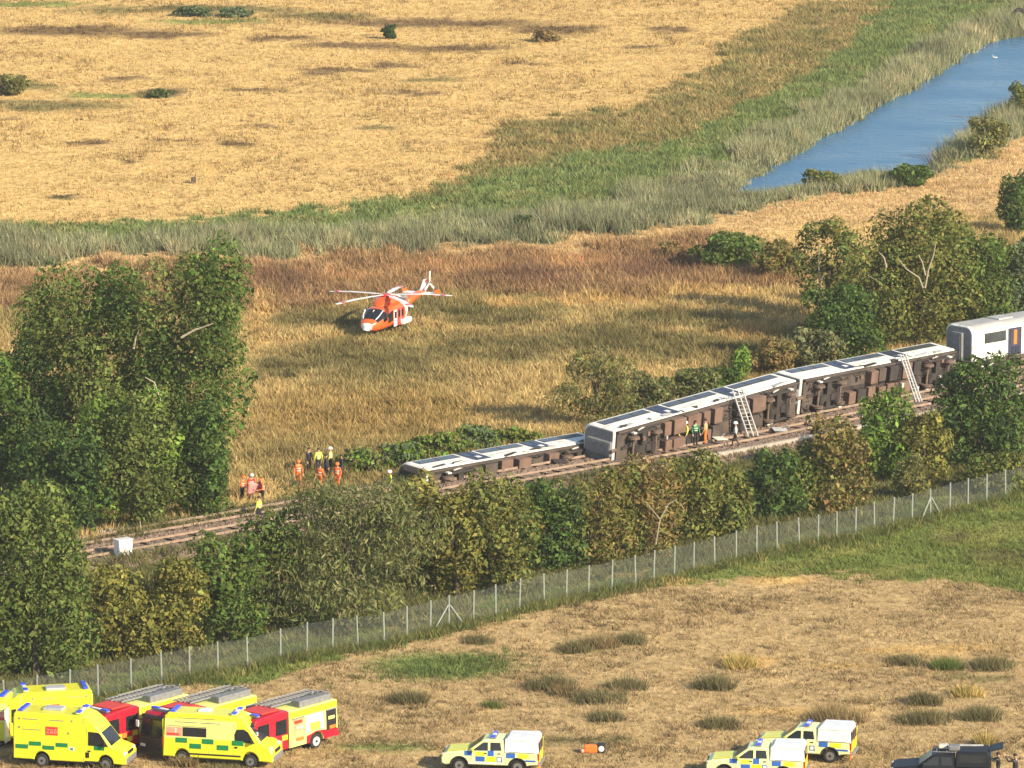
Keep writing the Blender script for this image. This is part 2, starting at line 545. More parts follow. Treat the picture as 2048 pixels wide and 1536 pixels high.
FIELDS = [(880, 1330, 170, 30, 'gr'), (1180, 1290, 70, 16, 'ol'), (1600, 1420, 160, 10, 'st'), (1850, 1300, 160, 10, 'st'), (1500, 1320, 60, 18, 'st'), (760, 1500, 110, 10, 'gr'), (1950, 1350, 90, 8, 'ol'), (1680, 1330, 60, 6, 'st'),
          (1170, 1480, 130, 10, 'ol'), (1320, 1160, 70, 12, 'st'), (1560, 1158, 90, 10, 'st'), (2000, 1110, 80, 14, 'ol'), (1900, 1075, 60, 8, 'ol')]
KEYC = {'br': (.145, .095, .05), 'ol': (.15, .135, .055), 'gr': (.16, .20, .06), 'dk': (.07, .065, .035), 'st': (.52, .35, .14), 'mg': (.33, .23, .085), 'rd': (.20, .115, .07), 'tn': (.42, .24, .11)}
ZC = np.array([(.51, .352, .145), (.165, .21, .07), (.34, .255, .105), (.25, .255, .135), (.54, .37, .175), (.30, .19, .095), (.47, .345, .145), (.12, .12, .045), (.395, .285, .14), (.155, .19, .05)])

def warp(u, v, x, y, amp=1.0):
    du = (fnoise(x, y, 6, 3) - .5) * 80 * amp + (vnoise(x, y, 1.3, 5) - .5) * 34 * amp
    dv = (fnoise(x, y, 5, 11) - .5) * 40 * amp + (vnoise(x, y, 1.1, 17) - .5) * 22 * amp
    return u + du, v + dv

def zone_of(x, y, amp=1.0):
    x = np.asarray(x, float)
    y = np.asarray(y, float)
    u, v = proj(x, y)
    near = y < 220
    u, v = warp(u, v, x, y, amp)
    z = np.full(x.shape, Z_FAR)
    z[inpoly(u, v, P_GREEN)] = Z_GREEN
    z[inpoly(u, v, P_OLIVE)] = Z_OLIVE
    z[inpoly(u, v, P_REED)] = Z_REED
    z[inpoly(u, v, P_MEAD_TOP)] = Z_MEAD
    z[inpoly(u, v, P_PATH)] = Z_PATH
    z[inpoly(u, v, P_BRAM)] = Z_BRAM
    z[inpoly(u, v, P_HEDGE)] = Z_HEDGE
    f = inpoly(u, v, P_FIELD) | near
    z[f] = Z_FIELD
    z[inpoly(u, v, P_GFIELD) & ~near] = Z_GFIELD
    return z

def colour_at(x, y, z):
    """the ground cover's own colour at a place"""
    c = ZC[z].copy()
    u, v = proj(x, y)
    uu, vv = warp(u, v, x, y, .28)
    n = fnoise(x, y, 9, 21)[:, None]
    n2 = fnoise(x, y, 2.2, 29)[:, None]
    ol = np.array((.22, .19, .075))
    mead = (z == Z_MEAD)[:, None]
    c = np.where(mead, c * (1 - np.clip((n - .44) * 3.0, 0, .6)) + ol * np.clip((n - .44) * 3.0, 0, .6), c)
    bram = (z == Z_BRAM)[:, None]
    tan = np.array((.40, .25, .12))
    c = np.where(bram, c * (1 - np.clip((n2 - .45) * 3, 0, .7)) + tan * np.clip((n2 - .45) * 3, 0, .7), c)
    olv = (z == Z_OLIVE)[:, None]
    w_ = np.clip((n2 - .4) * 3.5, 0, .8)
    c = np.where(olv, c * (1 - w_) + np.array((.17, .17, .06)) * w_, c)
    grn = (z == Z_GREEN)[:, None]
    w_ = np.clip((n2 - .52) * 3.0, 0, .6)
    c = np.where(grn, c * (1 - w_) + np.array((.30, .27, .11)) * w_, c)
    reed = (z == Z_REED)[:, None]
    pale = np.array((.44, .37, .21))
    dark = np.array((.14, .15, .085))
    c = np.where(reed, c * (1 - np.clip((n2 - .5) * 3, 0, .6)) + pale * np.clip((n2 - .5) * 3, 0, .6), c)
    k = np.clip((n - .5) * 3, 0, .6)
    c = np.where(reed, c * (1 - k) + dark * k, c)
    gf = (z == Z_GFIELD)[:, None]
    c = np.where(gf, c * (1 - np.clip((n2 - .5) * 2.2, 0, .4)) + np.array((.31, .27, .09)) * np.clip((n2 - .5) * 2.2, 0, .4), c)
    for L in (STREAKS, MEADS, FIELDS):
        for (a, b, ru, rv, key) in L:
            d = ((uu - a) / ru) ** 2 + ((vv - b) / rv) ** 2
            w = np.clip(1.25 - d, 0, 1)[:, None] * .9
            if key in ('ol', 'mg', 'rd', 'tn'): w = w * np.clip(.25 + n2 * 1.5, 0, 1)
            c = c * (1 - w) + np.array(KEYC[key]) * w
    return c * (.86 + .28 * fnoise(x, y, 3.5, 41)[:, None])

# railway: near track through the surveyed points at rail level
RAIL_Z = .75
NEAR = [G(*p, RAIL_Z) for p in ((-700, 1262), (-100, 1153), (180, 1104), (550, 1039), (1000, 960), (1440, 882), (1620, 847), (1905, 790), (2300, 713), (2700, 640))]
NEAR = [Vector((p.x, p.y, 0)) for p in NEAR]

def smooth_line(pts, step=1.0):
    out = [pts[0]]
    for i in range(len(pts) - 1):
        p0, p1, p2, p3 = pts[max(i - 1, 0)], pts[i], pts[i + 1], pts[min(i + 2, len(pts) - 1)]
        n = max(2, int((p2 - p1).length / step))
        for k in range(1, n + 1):
            t = k / n
            out.append(.5 * ((2 * p1) + (p2 - p0) * t + (2 * p0 - 5 * p1 + 4 * p2 - p3) * t * t + (3 * p1 - p0 - 3 * p2 + p3) * t ** 3))
    return out

def offset_line(L, d):
    out = []
    for i, p in enumerate(L):
        t = (L[min(i + 1, len(L) - 1)] - L[max(i - 1, 0)]).normalized()
        out.append(p + Vector((-t.y, t.x, 0)) * d)
    return out
TRACK1 = smooth_line(NEAR, 1.0)
TRACK2 = offset_line(TRACK1, 3.45)
BED = np.array([(p.x, p.y) for p in offset_line(TRACK1, 1.72)])

def bed_dist(x, y):
    d = np.full(np.shape(x), 1e9)
    for i in range(0, len(BED) - 1):
        ax, ay = BED[i]
        bx, by = BED[i + 1]
        L2 = (bx - ax) ** 2 + (by - ay) ** 2
        t = np.clip(((x - ax) * (bx - ax) + (y - ay) * (by - ay)) / L2, 0, 1)
        d = np.minimum(d, (x - ax - t * (bx - ax)) ** 2 + (y - ay - t * (by - ay)) ** 2)
    return np.sqrt(d)

RW = np.array([[G(*p).x, G(*p).y] for p in RIVER])

def river_in(x, y):
    """positive inside the river, metres from its bank"""
    ins = inpoly(x, y, [tuple(p) for p in RW])
    d = np.full(np.shape(x), 1e9)
    n = len(RW)
    for i in range(n):
        ax, ay = RW[i]
        bx, by = RW[(i + 1) % n]
        L2 = (bx - ax) ** 2 + (by - ay) ** 2
        t = np.clip(((x - ax) * (bx - ax) + (y - ay) * (by - ay)) / L2, 0, 1)
        d = np.minimum(d, (x - ax - t * (bx - ax)) ** 2 + (y - ay - t * (by - ay)) ** 2)
    d = np.sqrt(d)
    return np.where(ins, d, -d)

WATER_Z = -.55
def height(x, y, rv=None):
    x = np.asarray(x, float)
    y = np.asarray(y, float)
    h = (fnoise(x, y, 14, 51) - .5) * .5
    rv = river_in(x, y) if rv is None else rv
    rv = rv + (fnoise(x, y, 3, 61) - .5) * 2.2
    t = np.clip((rv + 2.2) / 4.4, 0, 1)
    h = h * (1 - t) - 1.1 * t * t * (3 - 2 * t)
    return h

def H1(x, y):
    return float(height(np.array([x]), np.array([y]))[0])

def on_ground(u, v, z0=0.0):
    p = G(u, v, z0)
    p.z = H1(p.x, p.y)
    return p

# ground: one sheet, fine where the camera looks, running out to the horizon
def axis(lo, hi, step, far_lo, far_hi):
    a = [lo]
    while a[-1] < hi: a.append(a[-1] + step)
    s = step
    while a[-1] < far_hi:
        s *= 1.5
        a.append(a[-1] + s)
    b, s = [lo], step
    while b[-1] > far_lo:
        s *= 1.5
        b.append(b[-1] - s)
    return np.array(b[:0:-1] + a)
gx = axis(-76, 76, .62, -4000, 4000)
gy = axis(278, 700, .95, -1500, 7000)
X, Y = np.meshgrid(gx, gy)
fx_, fy_ = X.ravel(), Y.ravel()
core = (np.abs(fx_) < 95) & (fy_ > 260) & (fy_ < 740)
zz = np.zeros(len(fx_))
zz[core] = height(fx_[core], fy_[core])
zn = zone_of(fx_, fy_)
gc = colour_at(fx_, fy_, zn)
rv_all = np.full(len(fx_), -99.0)
rv_all[core] = river_in(fx_[core], fy_[core])
mud = np.clip((rv_all + 1.2) / 1.4, 0, 1)[:, None]
gc = gc * (1 - mud) + np.array((.13, .11, .075)) * mud
nx, ny = len(gx), len(gy)
idx = np.arange(nx * ny).reshape(ny, nx)
Fq = np.stack([idx[:-1, :-1], idx[:-1, 1:], idx[1:, 1:], idx[1:, :-1]], -1).reshape(-1, 4)
me = bpy.data.meshes.new('ground')
me.vertices.add(nx * ny)
me.vertices.foreach_set('co', np.stack([fx_, fy_, zz], -1).astype(np.float32).ravel())
me.loops.add(Fq.size)
me.loops.foreach_set('vertex_index', Fq.ravel().astype(np.int32))
me.polygons.add(len(Fq))
me.polygons.foreach_set('loop_start', np.arange(0, Fq.size, 4, dtype=np.int32))
me.polygons.foreach_set('loop_total', np.full(len(Fq), 4, np.int32))
ca = me.attributes.new('tint', 'FLOAT_COLOR', 'POINT')
c4 = np.ones((nx * ny, 4), np.float32)
c4[:, :3] = gc
ca.data.foreach_set('color', c4.ravel())
me.update(calc_edges=True)
me.materials.append(MAT['ground'])
me.polygons.foreach_set('use_smooth', [True] * len(me.polygons))
ground = link(bpy.data.objects.new('ground', me))
tag(ground, 'dry golden grassland with greener strips running to the horizon', 'ground', kind='structure')

# river
big = [tuple(p) for p in RW]
cx_, cy_ = np.mean(RW, 0)
m = MB()
m.add([(cx_ + (x - cx_) * 1.0, cy_ + (y - cy_) * 1.0, WATER_Z) for x, y in big], [tuple(range(len(big)))])
bmw = m.build('river_water', 'water')
# widen the sheet a little so that it runs under the banks
for vtx in bmw.data.vertices:
    d = Vector((vtx.co.x - cx_, vtx.co.y - cy_, 0)).normalized()
    vtx.co += d * 1.5
if bmw.data.polygons[0].normal.z < 0:
    bmw.data.flip_normals()
tag(bmw, 'blue river widening towards the upper right corner', 'river', kind='structure')

# railway bed, sleepers, rails
def strip_mesh(name, line, prof, mat, parent=None):
    """prof: (offset, z) across; swept along line"""
    n = len(prof)
    V, F = [], []
    for i, p in enumerate(line):
        t = (line[min(i + 1, len(line) - 1)] - line[max(i - 1, 0)]).normalized()
        nrm = Vector((-t.y, t.x, 0))
        for o, z in prof:
            V.append((p.x + nrm.x * o, p.y + nrm.y * o, z))
    for i in range(len(line) - 1):
        for k in range(n - 1):
            F.append((i * n + k, i * n + k + 1, (i + 1) * n + k + 1, (i + 1) * n + k))
    mb = MB()
    mb.add(V, F)
    return mb.build(name, mat, parent, fixn=False)
bedline = [Vector((x, y, 0)) for x, y in BED]
bed = strip_mesh('ballast_bed', bedline, [(5.6, -.3), (3.9, .5), (1.72 + 1.5, .56), (1.72 - 1.5, .56), (0, .5), (-.22, .56), (-3.22, .56), (-3.9, .5), (-5.6, -.3)][::-1], 'ballast')
tag(bed, 'brown stone ballast bed of the double railway line', 'railway', kind='structure')
rng = np.random.default_rng(5)
# loose stones on the bed give it a rough top
nst = 26000
ii = rng.integers(0, len(BED) - 1, nst)
tt = rng.random(nst)[:, None]
base = BED[ii] * (1 - tt) + BED[ii + 1] * tt
dirn = BED[ii + 1] - BED[ii]
dirn /= np.linalg.norm(dirn, axis=1)[:, None]
off = rng.uniform(-4.6, 4.6, nst)
pos = base + np.stack([-dirn[:, 1], dirn[:, 0]], -1) * off[:, None]
zb = np.where(np.abs(off) < 3.9, .55, .55 - (np.abs(off) - 3.9) * .5)
sz = rng.uniform(.05, .16, nst)
P0 = np.stack([pos[:, 0], pos[:, 1], zb], -1)
a = rng.uniform(0, 6.28, nst)
ring = [P0 + np.stack([np.cos(a + k * 2.094) * sz, np.sin(a + k * 2.094) * sz, -sz * .4], -1) for k in range(3)]
top = P0 + np.stack([rng.normal(0, .02, nst), rng.normal(0, .02, nst), sz * .8], -1)
T = np.concatenate([np.stack([ring[k], ring[(k + 1) % 3], top], 1) for k in range(3)])
tc_ = np.tile((np.array((.27, .195, .145))[None] * rng.uniform(.55, 1.35, nst)[:, None]), (3, 1))
tag(tri_mesh('ballast_stones', T, 3, tc_, MAT['blade']), 'loose brown ballast stones along the tracks', 'ballast', kind='stuff')

for tname, line, lab in (('railway_track', TRACK1, 'clear near track of the railway running in front of the overturned train'), ('railway_track', TRACK2, 'far track of the railway under the overturned carriages')):
    root = empty(tname, line[len(line) // 2], 0)
    root['kind'] = 'structure'
    root['label'] = lab
    inv = Matrix.Translation(-Vector(root.location))
    for sgn in (-1, 1):
        L = [p - Vector(root.location) for p in offset_line(line, sgn * .75)]
        strip_mesh('rail', L, [(-.07, .6), (-.07, .63), (-.02, .64), (-.035, .75), (.035, .75), (.02, .64), (.07, .63), (.07, .6)], 'rail_head', root)
    mb = MB()
    acc = 0.0
    for i in range(1, len(line)):
        seg = (line[i] - line[i - 1])
        acc += seg.length
        while acc > .65:
            acc -= .65
            p = line[i] - Vector(root.location)
            mb.box((p.x, p.y, .565), (.26, 2.5, .10), rz=math.atan2(seg.y, seg.x) + rng.normal(0, .01))
    sl = mb.build('sleepers', 'sleeper', root)
    sl['kind'] = 'stuff'
# pale concrete cable trough along the near edge
mbt = strip_mesh('cable_trough', [p for p in offset_line(TRACK1, -2.35) if p.x > 12], [(-.15, .3), (-.15, .60), (.15, .60), (.15, .3)], 'concrete')
tag(mbt, 'pale concrete cable trough along the near edge of the railway', 'trough', kind='structure')
# ------------------------------------------------------------------ ground cover (stuff)
RG = np.random.default_rng(11)

def tufts(pos, h, rad, K, wid, col, lean=.5, jit=.22, rng=RG):
    """pos (n,3), h (n,), rad (n,), col (n,3): K blades per tuft -> triangles, colours"""
    n = len(pos)
    N = n * K
    P = np.repeat(pos, K, 0)
    hh = np.repeat(h, K) * rng.uniform(.55, 1.1, N)
    rr = np.repeat(rad, K)
    a = rng.uniform(0, 2 * math.pi, N)
    r = rr * np.sqrt(rng.random(N))
    b = P + np.stack([np.cos(a) * r, np.sin(a) * r, np.zeros(N)], -1)
    w = (wid * rng.uniform(.6, 1.3, N))
    t = rng.uniform(0, 2 * math.pi, N)
    sd_ = np.stack([np.cos(t), np.sin(t), np.zeros(N)], -1) * w[:, None] * .5
    ln = np.stack([np.cos(a) * lean + rng.normal(-.12, .28, N), np.sin(a) * lean + rng.normal(0, .28, N), np.ones(N)], -1)
    tip = b + ln * hh[:, None]
    b[:, 2] -= .04
    T = np.stack([b - sd_, b + sd_, tip], 1)
    c = np.repeat(col, K, 0) * (1 + rng.normal(0, jit, N))[:, None]
    c[:, 0] *= 1 + rng.normal(0, .07, N)
    return T, np.clip(c, .01, .9)

def scatter(n, zones, amp=1.0):
    x = RG.uniform(-74, 74, n)
    y = RG.uniform(282, 690, n)
    u, v = proj(x, y)
    k = (u > -110) & (u < 2160) & (v > -30) & (v < 1620)
    x, y = x[k], y[k]
    z = zone_of(x, y, amp)
    k = np.isin(z, zones)
    return x[k], y[k], z[k]

T1A = np.array([(p.x, p.y) for p in TRACK1])
def near_dist(x, y):
    d = np.full(np.shape(x), 1e9)
    for a_ in T1A: d = np.minimum(d, (x - a_[0]) ** 2 + (y - a_[1]) ** 2)
    return np.sqrt(d)
def far_side(x, y):
    return y > np.interp(x, T1A[:, 0], T1A[:, 1])
AREA = 148 * 408.0
def cover(name, zones, dens, hlo, hhi, rad, K, wid, label, cat, lean=.5, clump=None, jit=.22, avoid_bed=False, colmul=1.0, river=-.4):
    x, y, z = scatter(int(AREA * dens), zones)
    if clump:
        cn = fnoise(x, y, clump[0], clump[2])
        k = RG.random(len(x)) < np.clip((cn - clump[1]) * 6 + .15, .06, 1)
        x, y, z = x[k], y[k], z[k]
    rv = river_in(x, y) + (fnoise(x, y, 3, 61) - .5) * 2.2
    k = rv < river
    if avoid_bed:
        bd = bed_dist(x, y)
        fs_ = far_side(x, y)
        up_ = (bd < 4.6) & (near_dist(x, y) > np.where(fs_, 2.3, 1.75)) & np.where(fs_, x < -6, x < 11)
        k &= (bd > 4.4) | up_
    x, y, z, rv = x[k], y[k], z[k], rv[k]
    hgt = height(x, y)
    if avoid_bed:
        bd = bed_dist(x, y)
        hgt = np.where(bd < 5.3, np.clip(.56 - (bd - 3.9) * .5, 0, .5), hgt)
    hn = fnoise(x, y, 4, 71)
    h = (hlo + (hhi - hlo) * np.clip(hn * 1.6 - .3, 0, 1)) * RG.uniform(.7, 1.25, len(x))
    if name == 'reed_bed':
        h = np.where((rv > -5) & (proj(x, y)[1] > 325), h * .45, h)
    c = colour_at(x, y, z) * colmul * RG.uniform(.78, 1.22, len(x))[:, None]
    T, tc = tufts(np.stack([x, y, hgt], -1), h, np.full(len(x), rad) * RG.uniform(.6, 1.4, len(x)), K, wid, c, lean, jit)
    o = tri_mesh(name, T, 3, tc, MAT['blade'])
    tag(o, label, cat, kind='stuff')
    return o

cover('far_field_grass', [Z_FAR], 2.6, .12, .34, .22, 5, .10, 'dry golden grass of the wide field beyond the river', 'grass', colmul=1.12)
cover('far_field_stubble', [Z_FAR], .8, .3, .6, .28, 6, .10, 'taller straw tussocks dotted over the golden field beyond the river', 'grass', clump=(7, .5, 91), colmul=.72)
cover('river_bank_grass', [Z_GREEN, Z_OLIVE], 4.5, .3, .8, .3, 6, .13, 'green grass sloping down to the river and the reeds', 'grass', lean=.7, colmul=1.1)
cover('reed_bed', [Z_REED], 8.0, .8, 1.9, .35, 6, .10, 'grey green reeds lining the river and the old ditch', 'reeds', lean=.28, colmul=1.1, river=.5)
cover('path_grass', [Z_PATH], 7.0, .12, .45, .22, 5, .08, 'pale dry grass along the track beside the ditch', 'grass', colmul=1.05)
cover('bramble_scrub', [Z_BRAM], 9.5, .5, 1.25, .4, 7, .11, 'red brown dying bramble and dock behind the helicopter', 'scrub', lean=.45, colmul=1.1, jit=.3)
cover('rough_meadow_grass', [Z_MEAD], 6.8, .3, .85, .35, 6, .09, 'rough tawny meadow grass around the helicopter and beside the railway', 'grass', lean=.55, avoid_bed=True, colmul=1.12)
cover('hedge_bottom_grass', [Z_HEDGE], 7.5, .25, .75, .32, 6, .09, 'dark green undergrowth between the railway and the wire fence', 'undergrowth', lean=.6, avoid_bed=True, colmul=1.3)
cover('verge_grass', [Z_GFIELD], 13.0, .15, .45, .26, 6, .07, 'green grass along the foot of the wire fence and up the bank', 'grass', lean=.7, colmul=1.1)
cover('near_field_grass', [Z_FIELD], 9.5, .07, .24, .2, 5, .055, 'short dry tawny grass of the near field', 'grass', lean=.9, colmul=1.08)
cover('near_field_straw', [Z_FIELD], 3.0, .2, .5, .25, 7, .06, 'straw coloured taller grass in scattered patches on the near field', 'grass', lean=.8, clump=(5, .52, 95), colmul=.85)

cover('near_field_weeds', [Z_FIELD], 3.0, .14, .42, .22, 7, .06, 'small olive weeds speckling the near field', 'weeds', lean=.9, clump=(3.0, .5, 99), colmul=.48)
cover('meadow_weeds', [Z_MEAD], 1.6, .4, 1.0, .35, 8, .1, 'darker olive weeds clumped through the rough meadow', 'weeds', lean=.6, clump=(4, .5, 103), avoid_bed=True, colmul=.75)
# ------------------------------------------------------------------ trees and bushes
PAL = {'green': (0.109, 0.168, 0.038), 'dark': (0.063, 0.103, 0.034), 'olive': (0.190, 0.185, 0.050), 'gold': (0.236, 0.224, 0.055), 'grey': (0.196, 0.196, 0.085),
       'bright': (0.167, 0.258, 0.045), 'brown': (0.259, 0.185, 0.075), 'mid': (0.144, 0.177, 0.048), 'bluegreen': (0.144, 0.185, 0.095)}

def crown_mesh(rng, R, pal, nleaf, ll, lw, lobes, droop=0.0, ragged=1.0, low=0.0, pal2=None, peak=.44):
    """leaf quads spread through uneven lobes of an ellipsoid of radii R centred at the origin"""
    rx, ry, rz = R
    nl = lobes
    def prof(t):
        return np.clip(1.0 - np.where(t > peak, np.abs(t - peak) / (1.0 - peak), np.abs(t - peak) / (.62 + max(0, peak - .44))) ** 2.3, .06, 1) ** .6 * np.where(t < .2, .82 + .9 * t, 1)
    t = (np.arange(nl) + rng.random(nl)) / nl
    t = .04 + .84 * t
    ang = rng.permutation(nl) * 2.399963 + rng.uniform(0, .9, nl)
    pr = prof(t)
    rd = rng.uniform(.35, .78, nl) * pr
    C = np.stack([np.cos(ang) * rd * rx, np.sin(ang) * rd * ry, (t * 2 - 1) * rz], -1)
    lk = rng.uniform(.27, .44, nl) * (.6 + .4 * pr) * ragged
    lr = np.stack([lk * rx, lk * ry, np.minimum(lk * rz * .9, lk * rx * 1.5)], -1)
    lr[:, 2] = np.maximum(lr[:, 2], lk * rz * .45)
    wgt = lr[:, 0] * lr[:, 2]
    nc = 6
    tc2 = np.linspace(.12, .8, nc)
    C = np.concatenate([C, np.stack([rng.normal(0, .1, nc) * rx, rng.normal(0, .1, nc) * ry, (tc2 * 2 - 1) * rz], -1)])
    p2 = prof(tc2) * .66
    lr = np.concatenate([lr, np.stack([p2 * rx, p2 * ry, np.full(nc, rz * .22)], -1)])
    wgt = np.concatenate([wgt, lr[nl:, 0] * lr[nl:, 2] * .55])
    wgt /= wgt.sum()
    li = rng.choice(len(C), nleaf, p=wgt)
    e = rng.normal(0, 1, (nleaf, 3))
    e[:, 2] += .15
    e /= np.linalg.norm(e, axis=1)[:, None]
    rad = rng.uniform(.5, 1.06, nleaf) ** .55
    P = C[li] + e * lr[li] * rad[:, None]
    nrm = e + rng.normal(0, .55, (nleaf, 3))
    nrm /= np.linalg.norm(nrm, axis=1)[:, None]
    tg = rng.normal(0, 1, (nleaf, 3))
    tg[:, 2] -= droop * 3.0
    tg -= nrm * np.sum(tg * nrm, 1)[:, None]
    tg /= np.linalg.norm(tg, axis=1)[:, None]
    bt = np.cross(nrm, tg)
    sz_ = np.clip(rng.lognormal(-.12, .42, nleaf), .35, 2.2)
    L = (ll * sz_ * rng.uniform(.8, 1.25, nleaf))[:, None] * .5
    W = (lw * sz_ * rng.uniform(.7, 1.3, nleaf))[:, None] * .5
    V = np.stack([P - tg * L, P + bt * W + tg * L * .15, P + tg * L, P - bt * W + tg * L * .15], 1)
    base = np.array(PAL[pal])
    lt = rng.uniform(.78, 1.25, len(C))
    col = base[None] * lt[li][:, None]
    if pal2:
        sel = rng.random(len(C)) < .38
        b2 = np.array(PAL[pal2])
        col = np.where(sel[li][:, None], b2[None] * lt[li][:, None], col)
    col = col * (1 + rng.normal(0, .22, nleaf))[:, None]
    col[:, 0] *= 1 + rng.normal(0, .10, nleaf)
    return V, np.clip(col, .008, .8), C

def tree(name, u, vb, wpx, vt, pal, label, cat='tree', pal2=None, trunk=.18, leaf=(.26, .15), dens=1.0, lobes=None, droop=0, ragged=1.0, depth=.85, seed=None, bark='bark', limbs=4, pale_limbs=None, plr=.085, peak=.44, lift=0.0, group=None):
    """crown spans wpx wide, from vt down to vb as seen; trunk = bare share of the height"""
    p = on_ground(u, vb)
    s = ppm(p)
    h = (vb - vt) / (s * .98)
    w = wpx / s
    rng_ = np.random.default_rng(seed if seed is not None else int(u * 7 + vb * 13 + vt))
    root = empty(name, (p.x, p.y, p.z), 0, label, cat, group)
    zc0 = h * trunk
    rz = (h - zc0) / 2
    R = (w / 2, w / 2 * depth, rz)
    nleaf = int(np.clip(dens * 4 * math.pi * ((R[0] * R[1] + R[0] * rz + R[1] * rz) / 3) * 78 * min(1.0, (.26 * .15) / (leaf[0] * leaf[1])) ** .7, 900, 42000))
    lob = lobes or int(np.clip(14 + w * h * .28, 16, 46))
    V, c, C = crown_mesh(rng_, R, pal, nleaf, leaf[0], leaf[1], lob, droop, ragged, pal2=pal2, peak=peak)
    V = V + np.array((0, 0, zc0 + rz + lift))
    V = V[V[:, :, 2].max(1) > .1]
    c = c[:len(V)]
    V[:, :, 2] = np.maximum(V[:, :, 2], .02)
    tri_mesh('crown', V, 4, c, MAT['leaf'], root)
    mb = MB()
    tr = max(.05, min(.35, h * .022))
    top = zc0 + rz * 1.1
    mb.tube([(0, 0, -.2), (rng_.normal(0, .05), 0, top * .4), (rng_.normal(0, .2), rng_.normal(0, .2), top)], [tr * 1.3, tr, tr * .4], 7)
    for k in range(limbs):
        cc = C[rng_.integers(0, len(C) - 6)] + np.array((0, 0, zc0 + rz + lift))
        z0 = top * rng_.uniform(.3, .75)
        mid = Vector((cc[0] * .45, cc[1] * .45, z0 + (cc[2] - z0) * .6))
        mb.tube([(0, 0, z0), mid, Vector(cc)], [tr * .5, tr * .35, tr * .12], 5)
    mb.build('trunk', bark, root)
    if pale_limbs:
        for pts in pale_limbs:        # bare limbs standing out on the near side: (du, dv) in survey pixels from the foot
            L = []
            for (pu, pv) in pts:
                L.append(Vector(((pu - u) / s, -R[1] * .92, (vb - pv) / (s * .98) - R[1] * .92 * .19)))
            n = len(L)
            mb = MB()
            mb.tube(L, [plr - plr * .6 * i / max(1, n - 1) for i in range(n)], 6)
            mb.build('bare_limb', 'bark_pale', root)
    return root

# --- tall stand at the left of the line
tree('tall_tree', 376, 1010, 300, 474, 'green', 'tallest green tree of the stand left of the helicopter', pal2='mid', peak=.62, trunk=.06, dens=1.0, lobes=46, depth=.7, ragged=.9, pale_limbs=[[(330, 765), (318, 728), (300, 718)], [(372, 640), (398, 625), (420, 618), (436, 612)]])
tree('tall_tree', 184, 1000, 300, 514, 'mid', 'olive green tall tree just left of the tallest one', pal2='green', peak=.56, trunk=.06, lobes=42, depth=.7, ragged=.9, pale_limbs=[[(278, 660), (282, 640), (290, 622)]])
tree('tall_tree', 40, 1000, 230, 670, 'green', 'shorter green tree cut by the left edge beside the tall stand', pal2='dark', trunk=.08, depth=.8)
tree('tall_tree', 268, 1062, 250, 760, 'mid', 'bright leafy tree in front of the tall stand with a pale trunk by the track', pal2='bright', trunk=.10, depth=.7, pale_limbs=[[(285, 1058), (287, 1030), (286, 1008)]])
tree('tall_tree', 405, 1045, 150, 800, 'green', 'slim dark green tree nearest the people in orange vests', pal2='dark', trunk=.06, depth=.8)
tree('leafy_tree', 120, 1075, 230, 840, 'dark', 'dark leafy tree low in the shade at the left of the line', pal2='green', trunk=.05, depth=.6)
# --- between railway and fence
tree('large_bush', 72, 1352, 290, 960, 'mid', 'big rounded green bush at the left edge above the ambulances', 'bush', pal2='green', trunk=.02, depth=.62, dens=1.15)
tree('bush', 245, 1318, 170, 1120, 'gold', 'yellow olive bush below the white trackside cabinet', 'bush', pal2='olive', trunk=.02, depth=.6)
tree('bush', 352, 1310, 165, 1108, 'olive', 'olive bush between the yellow bush and the green thicket', 'bush', pal2='gold', trunk=.02, depth=.6)
tree('bush', 450, 1292, 205, 1066, 'green', 'green thicket sloping down left of the big willow', 'bush', pal2='mid', trunk=.02, depth=.6)
tree('willow_bush', 695, 1262, 450, 945, 'grey', 'wide grey green willow in the middle between track and fence', 'willow', pal2='mid', trunk=.02, depth=.5, leaf=(.30, .08), droop=.5, dens=1.1, ragged=.85)
tree('bush', 842, 1180, 165, 938, 'gold', 'sunlit yellow green bush at the right shoulder of the willow', 'bush', pal2='olive', trunk=.02, depth=.6, leaf=(.36, .14))
tree('bush', 985, 1190, 205, 938, 'olive', 'round sunlit bush below the front of the overturned train', 'bush', pal2='mid', trunk=.02, depth=.6)
tree('bush', 1085, 1140, 130, 950, 'green', 'dark green bush right of the round sunlit bush', 'bush', pal2='dark', trunk=.02, depth=.6)
tree('scrub_bush', 1180, 1128, 175, 942, 'olive', 'brownish twiggy scrub bush below the second carriage', 'bush', pal2='brown', trunk=.02, depth=.6, leaf=(.3, .1))
tree('scrub_bush', 1290, 1112, 175, 908, 'brown', 'tawny scrub bush with bare forked twigs below the carriages', 'bush', pal2='olive', trunk=.02, depth=.6, leaf=(.3, .1), pale_limbs=[[(1310, 1070), (1318, 1020), (1302, 1000), (1288, 985)], [(1318, 1020), (1335, 990), (1352, 980)]], plr=.05)
tree('bush', 1375, 1085, 195, 900, 'olive', 'olive bush reaching up in front of the people on the track', 'bush', pal2='mid', trunk=.02, depth=.55)
tree('bush', 1450, 1080, 120, 985, 'mid', 'low rough bush left of the gap in the hedge', 'bush', pal2='olive', trunk=.02, depth=.6)
tree('bush', 1545, 1040, 140, 890, 'green', 'dark green bush right below the walker in the white helmet', 'bush', pal2='dark', trunk=.02, depth=.55)
tree('bush', 1668, 1028, 165, 822, 'olive', 'russet topped bush in front of the third carriage', 'bush', pal2='brown', trunk=.02, depth=.55)
tree('young_tree', 1775, 960, 145, 775, 'bright', 'bright fresh green young tree in front of the third carriage', 'tree', pal2='green', trunk=.03, depth=.7, leaf=(.32, .12))
tree('bush', 1850, 965, 120, 818, 'olive', 'olive bush between the bright young tree and the dark tree', 'bush', pal2='gold', trunk=.02, depth=.6)
